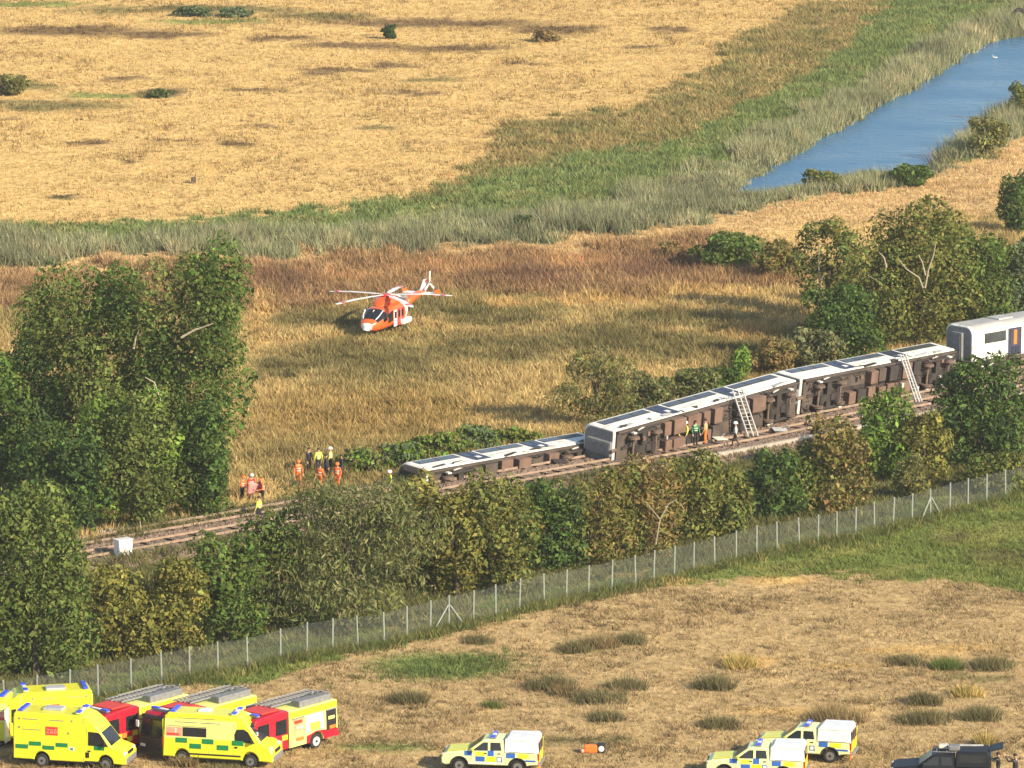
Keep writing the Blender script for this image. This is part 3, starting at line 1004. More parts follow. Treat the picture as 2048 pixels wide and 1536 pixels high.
tree('dark_tree', 1965, 940, 235, 700, 'dark', 'dark green tree at the right edge in front of the upright carriage', 'tree', pal2='green', trunk=.04, depth=.6, dens=1.1)
tree('bush', 1822, 1000, 85, 908, 'grey', 'small grey bush standing behind the wire fence', 'bush', pal2='olive', trunk=.03, leaf=(.36, .1))
tree('bush', 1985, 990, 170, 905, 'mid', 'low green bush along the fence at the right edge', 'bush', pal2='olive', trunk=.02, depth=.4)
tree('bush', 552, 1262, 165, 1008, 'mid', 'green bush closing the hedge just left of the willow', 'bush', pal2='green', trunk=.02, depth=.5)
tree('bush', 915, 1195, 135, 965, 'olive', 'low olive bush between the yellow green and the round sunlit bush', 'bush', pal2='gold', trunk=.02, depth=.5)
tree('bush', 1128, 1138, 120, 955, 'dark', 'dark bush filling the hedge left of the twiggy scrub', 'bush', pal2='mid', trunk=.02, depth=.5)
tree('bush', 1240, 1118, 120, 928, 'olive', 'olive bush squeezed between the two twiggy scrub bushes', 'bush', pal2='mid', trunk=.02, depth=.5)
tree('bush', 1448, 1066, 130, 930, 'mid', 'green bush behind the low rough bush near the walker', 'bush', pal2='olive', trunk=.02, depth=.5)
tree('bush', 1608, 1030, 110, 880, 'green', 'green bush between the dark bush and the russet topped one', 'bush', pal2='olive', trunk=.02, depth=.5)
tree('leafy_tree', 1760, 700, 170, 470, 'mid', 'leafy tree in the gap left of the pale limbed tree', 'tree', pal2='olive', trunk=.04, depth=.6)
tree('leafy_tree', 1905, 640, 150, 430, 'green', 'green tree top showing behind the pale limbed tree', 'tree', pal2='olive', trunk=.04, depth=.6)
# --- behind the train
tree('dark_tree', 1675, 735, 190, 560, 'green', 'round dark green tree behind the third carriage', 'tree', pal2='dark', trunk=.03, depth=.8, dens=1.1)
tree('bush', 1630, 745, 130, 650, 'grey', 'grey green bush at the foot of the round dark tree', 'bush', pal2='bluegreen', trunk=.02)
tree('open_tree', 1655, 640, 150, 425, 'mid', 'open topped tree with one pale forked trunk', 'tree', pal2='olive', trunk=.22, dens=.55, ragged=.8, pale_limbs=[[(1642, 580), (1635, 545), (1632, 500), (1634, 470)], [(1636, 545), (1645, 528)]])
tree('open_tree', 1835, 690, 260, 385, 'olive', 'large ragged tree with pale bare limbs behind the carriages', 'tree', pal2='mid', trunk=.05, dens=.75, depth=.7, pale_limbs=[[(1842, 545), (1848, 510), (1858, 480), (1862, 455)], [(1842, 520), (1836, 495), (1828, 480)], [(1838, 545), (1830, 525), (1805, 508), (1788, 488)], [(1790, 608), (1770, 606), (1764, 590), (1768, 560)], [(1760, 550), (1745, 530), (1728, 520)], [(1765, 505), (1760, 485), (1750, 475)]])
tree('leafy_tree', 1945, 680, 200, 455, 'mid', 'leafy green tree right of the pale limbed tree', 'tree', pal2='green', trunk=.04, depth=.7)
tree('leafy_tree', 2040, 670, 150, 470, 'bluegreen', 'blue green tree behind the upright carriage at the right edge', 'tree', pal2='mid', trunk=.04)
tree('bush', 2035, 470, 90, 342, 'green', 'dark bush beside the track near the right edge', 'bush', pal2='dark', trunk=.02)
tree('shrub', 1482, 762, 52, 695, 'bright', 'small bright green shrub behind the second carriage', 'shrub', trunk=.02, leaf=(.3, .14))
tree('willow_bush', 1195, 858, 190, 690, 'grey', 'grey olive willow scrub behind the gap in the train', 'willow', pal2='olive', trunk=.02, depth=.7, leaf=(.32, .08), droop=.4, dens=.8)
tree('bush', 1300, 830, 130, 745, 'grey', 'grey scrub bush right of the willow scrub', 'bush', pal2='mid', trunk=.02)
tree('bush', 1390, 800, 130, 735, 'mid', 'low green scrub behind the second carriage', 'bush', pal2='grey', trunk=.02)
tree('bush', 1455, 790, 90, 735, 'green', 'dark scrub beside the small bright shrub', 'bush', pal2='dark', trunk=.02)
tree('bush', 1545, 752, 110, 680, 'brown', 'russet scrub bush left of the grey green bush', 'bush', pal2='olive', trunk=.02)
for (u_, v_, w_, t_, pl, lb) in ((725, 948, 130, 895, 'grey', 'low grey scrub just right of the dark clothed group'), (800, 942, 120, 880, 'bluegreen', 'low blue green scrub left of the front carriage'), (880, 920, 130, 865, 'mid', 'green scrub behind the front end of the train'),
                                 (955, 905, 110, 850, 'bluegreen', 'pale green scrub behind the front carriage'), (1030, 890, 120, 862, 'olive', 'thin olive scrub along the back of the front carriage')):
    tree('scrub_bush', u_, v_, w_, t_, pl, lb, 'bush', pal2='bright', trunk=.02, depth=.5)
tree('bramble_bush', 1460, 540, 150, 462, 'green', 'green bramble mound beside the pale path', 'bush', pal2='mid', trunk=.02, leaf=(.3, .16))
tree('bush', 1560, 560, 110, 478, 'olive', 'olive bush right of the bramble mound', 'bush', pal2='brown', trunk=.02)
tree('bush', 1345, 520, 60, 482, 'brown', 'rusty little bush at the edge of the pale path', 'bush', trunk=.02)
tree('bank_bush', 1645, 372, 90, 338, 'olive', 'low bush on the river bank left of the darker one', 'bush', pal2='mid', trunk=.02)
tree('bank_bush', 1822, 372, 100, 330, 'green', 'dark low bush on the near river bank', 'bush', pal2='dark', trunk=.02)
tree('bank_bush', 1975, 315, 100, 235, 'olive', 'rounded bush on the river bank at the bend', 'bush', pal2='grey', trunk=.02)
tree('bank_bush', 2040, 235, 60, 165, 'mid', 'leafy clump on the river bank at the right edge', 'bush', pal2='olive', trunk=.02)
# --- far field
tree('field_bush', 385, 33, 85, 13, 'bluegreen', 'dark bush at the left end of the far hedge line', 'bush', pal2='dark', trunk=.02)
tree('field_bush', 470, 33, 75, 14, 'bluegreen', 'second dark bush along the far hedge line', 'bush', pal2='dark', trunk=.02)
tree('field_bush', 779, 76, 34, 46, 'dark', 'lone dark round bush in the far field', 'bush', trunk=.02)
tree('field_bush', 1090, 82, 60, 58, 'brown', 'low brown bush in the far field right of the lone one', 'bush', trunk=.02)
tree('field_bush', 20, 190, 90, 145, 'olive', 'olive bush in the far field at the left edge', 'bush', pal2='grey', trunk=.02)
tree('field_bush', 318, 194, 60, 176, 'dark', 'small dark bush in the far field left of centre', 'bush', pal2='olive', trunk=.02)
tree('field_bush', 1048, 466, 40, 430, 'dark', 'dark clump standing in the reeds', 'bush', trunk=.02)

# --- tussocks one can count on the near field
def tussock(u, vb, wpx, hpx, col, label, lean=.5):
    p = on_ground(u, vb)
    s = ppm(p)
    w, h = wpx / s, hpx / s
    n = int(40 + w * 60)
    rr = np.random.default_rng(int(u + vb * 3))
    pos = np.stack([rr.normal(0, w * .26, n), rr.normal(0, max(.18, w * .2), n), np.zeros(n)], -1)
    pos = np.clip(pos, [-w * .42, -w * .32 - .1, 0], [w * .42, w * .32 + .1, 0])
    hh = h * .85 * np.clip(1.15 - np.abs(pos[:, 0]) / w, .3, 1) * rr.uniform(.7, 1.2, n)
    T, c = tufts(pos, hh, np.full(n, .24), 6, .05, np.tile(np.array(col)[None], (n, 1)) * rr.uniform(.7, 1.25, n)[:, None], lean, .25, rr)
    o = tri_mesh('grass_tussock', T, 3, c, MAT['blade'])
    o.location = p
    tag(o, label, 'tussock', 'tussocks on the near field')
OLV, DRY, GRN, YEL = (.205, .18, .085), (.28, .21, .10), (.14, .175, .05), (.50, .38, .13)
for a in ((1150, 1300, 60, 24, OLV, 'grey green tussock with a sharp shadow below the fence gap'), (1205, 1292, 70, 30, DRY, 'brownish tussock next to the sharp shadowed one'), (1262, 1285, 62, 28, OLV, 'dark tussock at the right of the upper tussock row'),
          (1105, 1372, 95, 34, OLV, 'wide tussock in the middle of the field'), (1135, 1384, 70, 24, DRY, 'low tussock just below the wide one'), (1255, 1372, 80, 28, OLV, 'olive tussock right of the wide one'),
          (1200, 1400, 110, 26, OLV, 'long low tussock below the olive one'), (1215, 1438, 70, 22, OLV, 'lowest tussock of the middle field'), (820, 1400, 80, 30, OLV, 'dark tussock between the fire engines and the pickup'),
          (955, 1283, 60, 18, OLV, 'small tussock near the braced fence post'), (985, 1410, 40, 16, GRN, 'thin green tuft above the police pickup'), (1430, 1372, 80, 32, OLV, 'tussock left of the straw patch'),
          (1810, 1322, 70, 22, OLV, 'grey tussock in the right half of the field'), (1895, 1332, 60, 28, GRN, 'green tussock right of the grey one'), (1985, 1332, 90, 28, OLV, 'broad tussock near the right edge'),
          (1850, 1405, 70, 30, OLV, 'dark rounded tussock above the black vehicle'), (1850, 1442, 110, 28, OLV, 'wide tussock directly above the black vehicle'), (1960, 1438, 80, 34, OLV, 'tall tussock right of the wide one'),
          (1675, 1440, 120, 42, DRY, 'big dry tussock behind the far police pickup'), (1440, 1452, 80, 26, OLV, 'pointed tussock above the near police pickup'), (1970, 1492, 26, 34, YEL, 'bright yellow straw clump by the black vehicle'),
          (1480, 1330, 70, 30, YEL, 'pale yellow straw clump in the middle right of the field'), (1935, 1390, 60, 26, YEL, 'straw clump between the right hand tussocks'),
          (370, 1534, 46, 30, DRY, 'dry weeds in front of the van ambulance rear wheel'), (215, 1538, 44, 24, OLV, 'weeds in front of the box ambulance front wheel'), (60, 1538, 90, 14, DRY, 'low weeds along the bottom left corner'), (450, 1538, 120, 14, OLV, 'low weeds under the van ambulance')):
    tussock(*a)
# green creeping patch
def patch(u0, v0, ru, rv, n, col, h, name, label, seed):
    rr = np.random.default_rng(seed)
    uu, vv = u0 + rr.normal(0, ru * .45, n), v0 + rr.normal(0, rv * .45, n)
    vv += -(uu - u0) * .12
    pts = [G(a_, b_) for a_, b_ in zip(uu, vv)]
    x, y = np.array([p.x for p in pts]), np.array([p.y for p in pts])
    T, c = tufts(np.stack([x, y, height(x, y)], -1), rr.uniform(.5, 1.2, n) * h, np.full(n, .18), 6, .07, np.tile(np.array(col)[None], (n, 1)) * rr.uniform(.7, 1.3, n)[:, None], .8, .25, rr)
    tag(tri_mesh(name, T, 3, c, MAT['blade']), label, 'weeds', kind='stuff')
patch(885, 1335, 160, 26, 700, (.15, .20, .06), .32, 'weed_patch', 'creeping green weeds in the middle of the near field', 3)
# ------------------------------------------------------------------ wire fence
FT = [(-60, 1372), (10, 1360), (73, 1349), (139, 1339), (196, 1329), (262, 1317), (323, 1305), (379, 1294), (436, 1285), (495, 1275), (561, 1259), (614, 1247), (665, 1239), (716, 1231), (769, 1225), (814, 1212), (861, 1201), (898, 1193), (947, 1184), (992, 1172), (1039, 1160), (1089, 1149), (1133, 1140),
      (1177, 1132), (1224, 1120), (1272, 1109), (1308, 1100), (1349, 1090), (1388, 1081), (1430, 1071), (1473, 1061), (1514, 1052), (1555, 1045), (1600, 1037), (1637, 1030), (1674, 1024), (1712, 1014), (1750, 1004), (1787, 995), (1825, 987), (1862, 979), (1901, 968), (1937, 959), (1974, 950), (2012, 940), (2052, 930), (2095, 919)]
FH = 2.0
fp = []
for u, v in FT:
    q = G(u, v, FH)
    q.z = H1(q.x, q.y)
    fp.append(q)
fence = empty('wire_fence', fp[20], 0, 'long chain link fence on pale posts along the hedge foot', 'fence')
pm = MB()
pm.box((0, 0, FH / 2 - .1), (.085, .085, FH + .2), ch=.015)
pm.box((0, 0, FH + .01), (.095, .095, .03))
p0 = pm.build('post', 'post', fence)
frng = np.random.default_rng(2)
for i, q in enumerate(fp):
    o = p0 if i == 0 else link(bpy.data.objects.new('post', p0.data), fence)
    o.location = q - Vector(fence.location)
    o.rotation_euler = (frng.normal(0, .02), frng.normal(0, .02), 0)
for i in range(len(fp) - 1):
    a, b = fp[i] - Vector(fence.location), fp[i + 1] - Vector(fence.location)
    d = (b - a).normalized() * .07
    mb = MB()
    mb.add([a + d + Vector((0, 0, .05)), b - d + Vector((0, 0, .05)), b - d + Vector((0, 0, FH - .08)), a + d + Vector((0, 0, FH - .08))], [(0, 1, 2, 3)])
    mb.build('mesh_panel', 'net', fence, fixn=False)
for (i) in (17, 40):       # braced straining posts
    q = fp[i] - Vector(fence.location)
    for s in (-1, 1):
        t = (fp[i + 1] - fp[i]).normalized() * s
        mb = MB()
        mb.tube([q + t * .06 + Vector((0, -.07, FH * .72)), q + t * 1.25 + Vector((0, -.3, .0))], .045, 6)
        mb.build('brace', 'post', fence)

# rank grass grown up into the foot of the fence
nfg = 5200
rr_ = np.random.default_rng(8)
fi = rr_.integers(0, len(fp) - 1, nfg)
ft_ = rr_.random(nfg)
fa = np.array([(p.x, p.y) for p in fp])
pxy = fa[fi] * (1 - ft_[:, None]) + fa[fi + 1] * ft_[:, None] + np.stack([rr_.normal(0, .35, nfg), rr_.normal(-.1, .8, nfg)], -1)
hx_ = rr_.uniform(.35, .8, nfg) * (.35 + 1.1 * fnoise(pxy[:, 0], pxy[:, 1], 5, 77))
T_, c_ = tufts(np.stack([pxy[:, 0], pxy[:, 1], height(pxy[:, 0], pxy[:, 1])], -1), hx_, np.full(nfg, .25), 7, .06, np.where(rr_.random(nfg)[:, None] < .14, np.array([[.36, .29, .11]]), np.array([[.15, .175, .055]])) * rr_.uniform(.7, 1.25, nfg)[:, None], .5, .25, rr_)
tag(tri_mesh('fence_foot_grass', T_, 3, c_, MAT['blade']), 'rank green and straw grass grown into the foot of the fence', 'grass', kind='stuff')

# ------------------------------------------------------------------ trackside things
q = G(247, 1124, .1)
cab = empty('trackside_cabinet', (q.x, q.y, H1(q.x, q.y)), .6, 'white equipment cabinet standing beside the track at the left', 'cabinet')
MB().box((0, 0, .12), (1.15, .8, .24)).build('plinth', 'concrete', cab)
MB().box((0, 0, .86), (1.0, .65, 1.24), ch=.03).build('case', 'cabinet', cab)
MB().box((0, 0, 1.52), (1.1, .75, .08), ch=.02).build('lid', 'white', cab)
for sx in (-1, 1):
    dm = MB().box((sx * .245, -.337, .86), (.46, .02, 1.14)).build('door', 'cabinet', cab)
    MB().box((sx * .06, -.355, .9), (.03, .03, .16)).build('handle', 'grey', dm)
for u, v, lb in ((207, 1083, 'taller of two short white marker posts beside the track'), (222, 1078, 'smaller of two short white marker posts beside the track')):
    q = on_ground(u, v)
    r = empty('marker_post', q, 0, lb, 'post')
    MB().box((0, 0, .35), (.2, .14, .7), ch=.03).build('shaft', 'white', r)
    MB().box((0, 0, .73), (.24, .18, .08), ch=.02).build('cap', 'lightgrey', r)

# small things out in the landscape
q = on_ground(387, 365)
r = empty('field_post', q, 0, 'short dark post standing alone in the golden field', 'post')
MB().box((0, 0, .3), (.45, .4, .62), ch=.05).build('stump', 'bark', r)
MB().tube([(.1, 0, .5), (.22, 0, .95)], .05, 6).build('stake', 'bark', r)
q = G(1990, 117, WATER_Z)
r = empty('white_bird', (q.x, q.y, WATER_Z), 2.6, 'white water bird floating on the river', 'bird')
mb = MB()
mb.loft([[Vector((x, math.cos(a) * w, .14 + z + math.sin(a) * w * .75)) for a in np.linspace(0, 6.283, 9)[:-1]] for x, w, z in ((-.5, .02, .12), (-.32, .14, .05), (0, .24, 0), (.28, .17, .02), (.36, .09, .10), (.38, .05, .32), (.42, .055, .42), (.52, .035, .42), (.62, .012, .40))])
mb.build('body', 'white', r, smooth=True)
r.scale = (.65, .65, .65)
q = on_ground(2036, 46)
r = empty('old_tyre', (q.x, q.y, q.z), .3, 'dark round tyre lying on the far river bank in the corner', 'tyre')
mb = MB()
ringp = [Vector((math.cos(a) * .75, -.25, .8 + math.sin(a) * .75)) for a in np.linspace(0, 2 * math.pi, 25)]
mb.tube(ringp, .24, 8)
mb.build('tread', 'rubber', r, smooth=True)

# ------------------------------------------------------------------ road vehicles
def arc(cx, cz, r, a0, a1, n=9):
    return [(cx + r * math.cos(math.radians(a0 + (a1 - a0) * i / (n - 1))), cz + r * math.sin(math.radians(a0 + (a1 - a0) * i / (n - 1)))) for i in range(n)]

def inset_poly(P, d):
    n = len(P)
    A = sum(P[i][0] * P[(i + 1) % n][1] - P[(i + 1) % n][0] * P[i][1] for i in range(n))
    sg = 1 if A > 0 else -1
    out = []
    for i in range(n):
        a, b, c = Vector(P[i - 1]), Vector(P[i]), Vector(P[(i + 1) % n])
        e1, e2 = (b - a).normalized(), (c - b).normalized()
        n1, n2 = Vector((-e1.y, e1.x)) * sg, Vector((-e2.y, e2.x)) * sg
        m = (n1 + n2)
        m = m.normalized() if m.length > 1e-4 else n1
        out.append((b.x + m.x * d, b.y + m.y * d))
    return out

class Veh:
    """x forward, y to the vehicle's left, z up; hw(z) half width"""
    def __init__(s, root, hw, tum, zt):
        s.root, s.w, s.tum, s.zt = root, hw, tum, zt
    def y(s, z):
        return s.w - s.tum * max(0.0, z - s.zt)
    def shell(s, P, mat, name='body', ch=.05):
        Q = inset_poly(P, ch)
        n = len(P)
        rings = [[Vector((x, s.y(z), z)) for x, z in Q], [Vector((x, s.y(z) - ch, z)) for x, z in P], [Vector((x, -s.y(z) + ch, z)) for x, z in P], [Vector((x, -s.y(z), z)) for x, z in Q]]
        mb = MB()
        mb.loft(rings)
        return mb.build(name, mat, s.root)
    def panel(s, P, mat, name, sides=(1, -1), eps=.006, th=.03, parent=None):
        out = []
        for sd_ in sides:
            mb = MB()
            n = len(P)
            V = [(x, sd_ * (s.y(z) + eps), z) for x, z in P] + [(x, sd_ * (s.y(z) - th), z) for x, z in P]
            F = [tuple(range(n)), tuple(range(2 * n - 1, n - 1, -1))] + [(i, i + n, (i + 1) % n + n, (i + 1) % n) for i in range(n)]
            mb.add(V, F)
            out.append(mb.build(name, mat, parent or s.root))
        return out
    def rect(s, x0, x1, z0, z1, mat, name, sides=(1, -1), eps=.006, parent=None):
        return s.panel([(x0, z0), (x1, z0), (x1, z1), (x0, z1)], mat, name, sides, eps, parent=parent)
    def wheels(s, xs, r=.36, wd=.24, rim='rim', tw=None):
        for x in xs:
            for sd_ in (1, -1):
                yc = sd_ * ((tw or s.w) - wd / 2 - .04)
                mb = MB()
                mb.tube([(x, yc - wd / 2, r), (x, yc - wd / 2 + .04, r), (x, yc + wd / 2 - .04, r), (x, yc + wd / 2, r)], [r * .86, r, r, r * .86], 20)
                t = mb.build('wheel', 'rubber', s.root, smooth=False)
                yo = yc + sd_ * (wd / 2 + .004)
                mb = MB()
                mb.tube([(x, yo - sd_ * .03, r), (x, yo + sd_ * .012, r)], [r * .62, r * .6], 16)
                mb.build('rim', rim, t)
                mb = MB()
                mb.tube([(x, yo, r), (x, yo + sd_ * .04, r)], [r * .2, r * .16], 10)
                mb.build('hub', 'black', t)
    def text(s, x, z, size, body, mat, name='lettering', side=-1, parent=None):
        cu = bpy.data.curves.new(name, 'FONT')
        cu.body = body
        cu.size = size
        cu.align_x = 'CENTER'
        cu.align_y = 'CENTER'
        cu.extrude = .004
        ob = bpy.data.objects.new(name, cu)
        dg = bpy.context.evaluated_depsgraph_get()
        COL.objects.link(ob)
        dg.update()
        me = bpy.data.meshes.new_from_object(ob.evaluated_get(dg))
        bpy.data.objects.remove(ob)
        o = bpy.data.objects.new(name, me)
        me.materials.clear()
        me.materials.append(MAT[mat])
        link(o, parent or s.root)
        o.location = (x, side * (s.y(z) + .014), z)
        o.rotation_euler = (math.pi / 2, 0, 0) if side < 0 else (math.pi / 2, 0, math.pi)
        return o

def front_glass(v, P0, P1, inset, mat, name='windscreen', eps=.012, parent=None):
    """pane between profile points P0 (low) and P1 (high) across the width"""
    (x0, z0), (x1, z1) = P0, P1
    d = Vector((x1 - x0, z1 - z0)).normalized()
    nx_, nz_ = d.y, -d.x
    if nx_ < 0 and x0 > 0: nx_, nz_ = -nx_, -nz_
    y0, y1 = v.y(z0) - inset, v.y(z1) - inset
    c = [Vector((x0 + nx_ * eps, -y0, z0 + nz_ * eps)), Vector((x0 + nx_ * eps, y0, z0 + nz_ * eps)), Vector((x1 + nx_ * eps, y1, z1 + nz_ * eps)), Vector((x1 + nx_ * eps, -y1, z1 + nz_ * eps))]
    mb = MB()
    mb.slab(c, .03)
    return mb.build(name, mat, parent or v.root)

def place(root, u, v, yaw, zoff=0.0):
    q = G(u, v)
    z = max(H1(q.x + dx, q.y + dy) for dx in (-1.5, 0, 1.5) for dy in (-1, 0, 1)) - .04
    root.location = (q.x, q.y, z + zoff)
    root.rotation_euler = (0, 0, yaw)

def lightbar(root, x, z, w, base='grey'):
    lb = MB().box((x, 0, z), (.28, w, .07), ch=.02).build('light_bar', base, root)
    for s in (-1, 1):
        MB().box((x, s * w * .36, z + .075), (.24, w * .26, .09), ch=.02).build('beacon_lens', 'bluelamp', lb)
    MB().box((x, 0, z + .07), (.2, w * .36, .06), ch=.02).build('sign_box', 'white', lb)

def mirror(v, x, z, mat='black'):
    for s in (-1, 1):
        m_ = MB().box((x, s * (v.y(z) + .16), z), (.09, .16, .26), ch=.03).build('mirror', mat, v.root)
        MB().tube([(x, s * v.y(z) * .98, z - .05), (x, s * (v.y(z) + .12), z - .03)], .025, 5).build('mirror_arm', 'black', m_)

def box_ambulance(name, label):
    root = empty(name, (0, 0, 0), 0, label, 'ambulance', 'ambulances on the near field')
    v = Veh(root, 1.02, .05, 1.1)
    L = -3.2
    wr, wf = L + 1.62, L + 5.25
    P = [(L, .42)] + arc(wr, .40, .45, 180, 0) + arc(wf, .40, .45, 180, 0) + [(L + 6.28, .36), (L + 6.42, .42), (L + 6.43, .82), (L + 6.3, 1.05), (L + 5.62, 1.28), (L + 4.98, 2.05), (L + 4.72, 2.36), (L + 4.2, 2.76), (L + 3.85, 2.86), (L + .12, 2.88), (L + .02, 2.78)]
    body = v.shell(P, 'yellow', ch=.06)
    MB().box((L + 2.9, 0, .40), (5.4, 1.7, .25)).build('chassis', 'black', root)
    v.wheels((wr, wf))
    front_glass(v, (L + 5.58, 1.34), (L + 5.0, 2.02), .12, 'glass')
    # cab side window and door
    w_ = v.panel([(L + 4.28, 1.32), (L + 5.42, 1.30), (L + 5.0, 1.92), (L + 4.86, 2.02), (L + 4.28, 2.05)], 'glass', 'side_window')
    for s in (1, -1):
        d = v.rect(L + 4.18, L + 4.20, .6, 2.2, 'black', 'door_gap', sides=(s,), eps=.004)[0]
    v.rect(L + 3.98, L + 4.02, .5, 2.75, 'grey', 'body_seam', eps=.004)
    v.rect(L + 4.26, L + 4.42, .98, 1.06, 'black', 'door_handle', eps=.02)
    v.rect(L + 4.12, L + 4.34, .66, .95, 'black', 'crest_panel', eps=.006)
    v.rect(L + 4.1, L + 5.0, .42, .50, 'black', 'step', eps=.03)
    # chequer bands
    for i, (a, b, z0) in enumerate(((.15, .85, .98), (.92, 1.6, 1.16), (1.68, 2.36, .98), (2.44, 3.12, 1.16), (4.62, 5.2, 1.1))):
        v.rect(L + a, L + b, z0, z0 + .21, 'green_mark', 'green_square', eps=.007)
    for (a, b, z0) in ((3.2, 3.5, 1.0), ):
        v.rect(L + a, L + b, z0, z0 + .18, 'white', 'crest', eps=.008)
        v.rect(L + a + .07, L + b - .07, z0 + .03, z0 + .14, 'green_mark', 'crest_centre', eps=.012)
    v.rect(L + .55, L + 1.4, 2.52, 2.56, 'grey', 'lettering_strip', eps=.007)
    v.rect(L + 2.05, L + 2.9, 2.52, 2.56, 'grey', 'lettering_strip', eps=.007)
    v.rect(L + .5, L + 1.6, 1.98, 2.01, 'grey', 'lettering_strip', eps=.007)
    for s in (-1, 1):
        sg = v.rect(L + 1.85, L + 2.55, 1.75, 2.2, 'redpanel', 'red_sign', sides=(s,), eps=.008)[0]
        v.text(L + 2.2, 1.95, .34, 'Z&B', 'pinkpanel', 'sign_lettering', s, parent=sg)
    for x, z in ((.3, 2.5), (3.3, 2.5), (.3, 2.05), (3.1, 1.85)):
        v.rect(L + x, L + x + .1, z, z + .1, 'grey', 'side_lamp', eps=.012)
    MB().box((L + 6.34, 0, .55), (.2, 1.9, .34), ch=.05).build('front_bumper', 'grey', root)
    MB().box((L + 6.36, 0, .90), (.12, .95, .16), ch=.03).build('grille', 'black', root)
    for s in (-1, 1):
        MB().box((L + 6.28, s * .78, .93), (.22, .32, .22), ch=.05).build('headlight', 'lens', root)
        MB().box((L - .01, s * .85, 1.0), (.05, .14, .5), ch=.02).build('tail_light', 'redlens', root)
    MB().box((L - .02, 0, .42), (.2, 1.9, .18), ch=.03).build('rear_step', 'black', root)
    for s in (-1, 1):
        MB().box((L - .005, s * .46, 1.6), (.03, .88, 2.0)).build('rear_door', 'yellow_pale', root)
        MB().box((L - .015, s * .45, 2.0), (.03, .6, .6)).build('rear_window', 'glass', root)
    mirror(v, L + 5.25, 1.45)
    lightbar(root, L + 3.7, 2.95, 1.7, 'yellow_pale')
    MB().box((L + 2.0, .2, 2.93), (1.1, .8, .14), ch=.04).build('roof_unit', 'lightgrey', root)
    MB().box((L + .35, 0, 2.95), (.25, 1.5, .12), ch=.03).build('rear_beacon', 'bluelamp', root)
    return root

def van_ambulance(name, label):
    root = empty(name, (0, 0, 0), 0, label, 'ambulance', 'ambulances on the near field')
    v = Veh(root, 1.02, .09, 1.0)
    L = -3.15
    wr, wf = L + 1.1, L + 4.98
    P = [(L, .40)] + arc(wr, .38, .44, 180, 0) + arc(wf, .38, .46, 180, 0) + [(L + 6.2, .34), (L + 6.3, .45), (L + 6.26, .86), (L + 6.1, 1.10), (L + 5.6, 1.36), (L + 4.85, 2.28), (L + 4.55, 2.52), (L + 4.1, 2.66), (L + 3.6, 2.70), (L + .3, 2.70), (L + .1, 2.55), (L + .02, 1.4)]
    v.shell(P, 'yellow', ch=.09)
    v.rect(L + .15, L + 4.2, 1.42, 2.42, 'yellow_pale', 'upper_side_panel', eps=.005)
    MB().box((L + 2.9, 0, .38), (5.2, 1.7, .25)).build('chassis', 'black', root)
    v.wheels((wr, wf))
    front_glass(v, (L + 5.55, 1.42), (L + 4.9, 2.22), .14, 'glass')
    v.panel([(L + 4.1, 1.40), (L + 5.25, 1.32), (L + 4.85, 1.92), (L + 4.6, 2.05), (L + 4.2, 2.02), (L + 4.08, 1.75)], 'glass', 'cab_window')
    v.rect(L + 1.15, L + 2.5, 1.52, 2.0, 'glass', 'side_window', eps=.012)
    v.rect(L + .2, L + 1.12, 1.5, 1.98, 'pinkpanel', 'pink_panel', eps=.01)
    v.rect(L + .25, L + .95, 1.55, 1.67, 'redpanel', 'red_stripe', eps=.014)
    v.rect(L + .2, L + 2.5, 2.03, 2.06, 'grey', 'dark_line', eps=.012)
    for a, b in ((.7, 2.0), (2.15, 3.3)):
        v.rect(L + a, L + b, 2.24, 2.28, 'grey', 'lettering_strip', eps=.012)
    v.rect(L + .9, L + 3.0, 2.46, 2.49, 'grey', 'lettering_strip', eps=.012)
    for i, (a, z0) in enumerate(((.75, 1.18), (1.55, .9), (2.25, 1.18), (3.1, .9), (3.95, 1.18))):
        v.rect(L + a, L + a + .66, z0, z0 + .26, 'green_mark', 'green_square', eps=.01)
    v.rect(L + 1.5, L + 4.45, .58, .66, 'black', 'side_moulding', eps=.02)
    v.rect(L + 2.62, L + 2.64, .6, 2.4, 'grey', 'door_gap', eps=.009)
    v.rect(L + 4.02, L + 4.04, .6, 2.3, 'grey', 'door_gap', eps=.009)
    v.rect(L + 4.12, L + 4.28, 1.05, 1.12, 'black', 'door_handle', eps=.03)
    MB().box((L + 6.2, 0, .52), (.24, 1.9, .32), ch=.05).build('front_bumper', 'grey', root)
    MB().box((L + 6.24, 0, .86), (.12, 1.0, .16), ch=.03).build('grille', 'black', root)
    for s in (-1, 1):
        MB().box((L + 6.02, s * .76, 1.02), (.34, .28, .26), ch=.06).build('headlight', 'lens', root)
        MB().box((L + .0, s * .88, 1.1), (.05, .14, .6), ch=.02).build('tail_light', 'redlens', root)
        MB().box((L + .0, s * .44, 1.5), (.04, .82, 1.7)).build('rear_door', 'yellow', root)
    mirror(v, L + 5.1, 1.45)
    lightbar(root, L + 4.0, 2.74, 1.5, 'yellow_pale')
    MB().box((L + .5, 0, 2.76), (.25, 1.2, .12), ch=.03).build('rear_beacon', 'bluelamp', root)
    MB().box((L + 2.2, 0, 2.75), (.7, .6, .1), ch=.03).build('roof_vent', 'white', root)
    return root

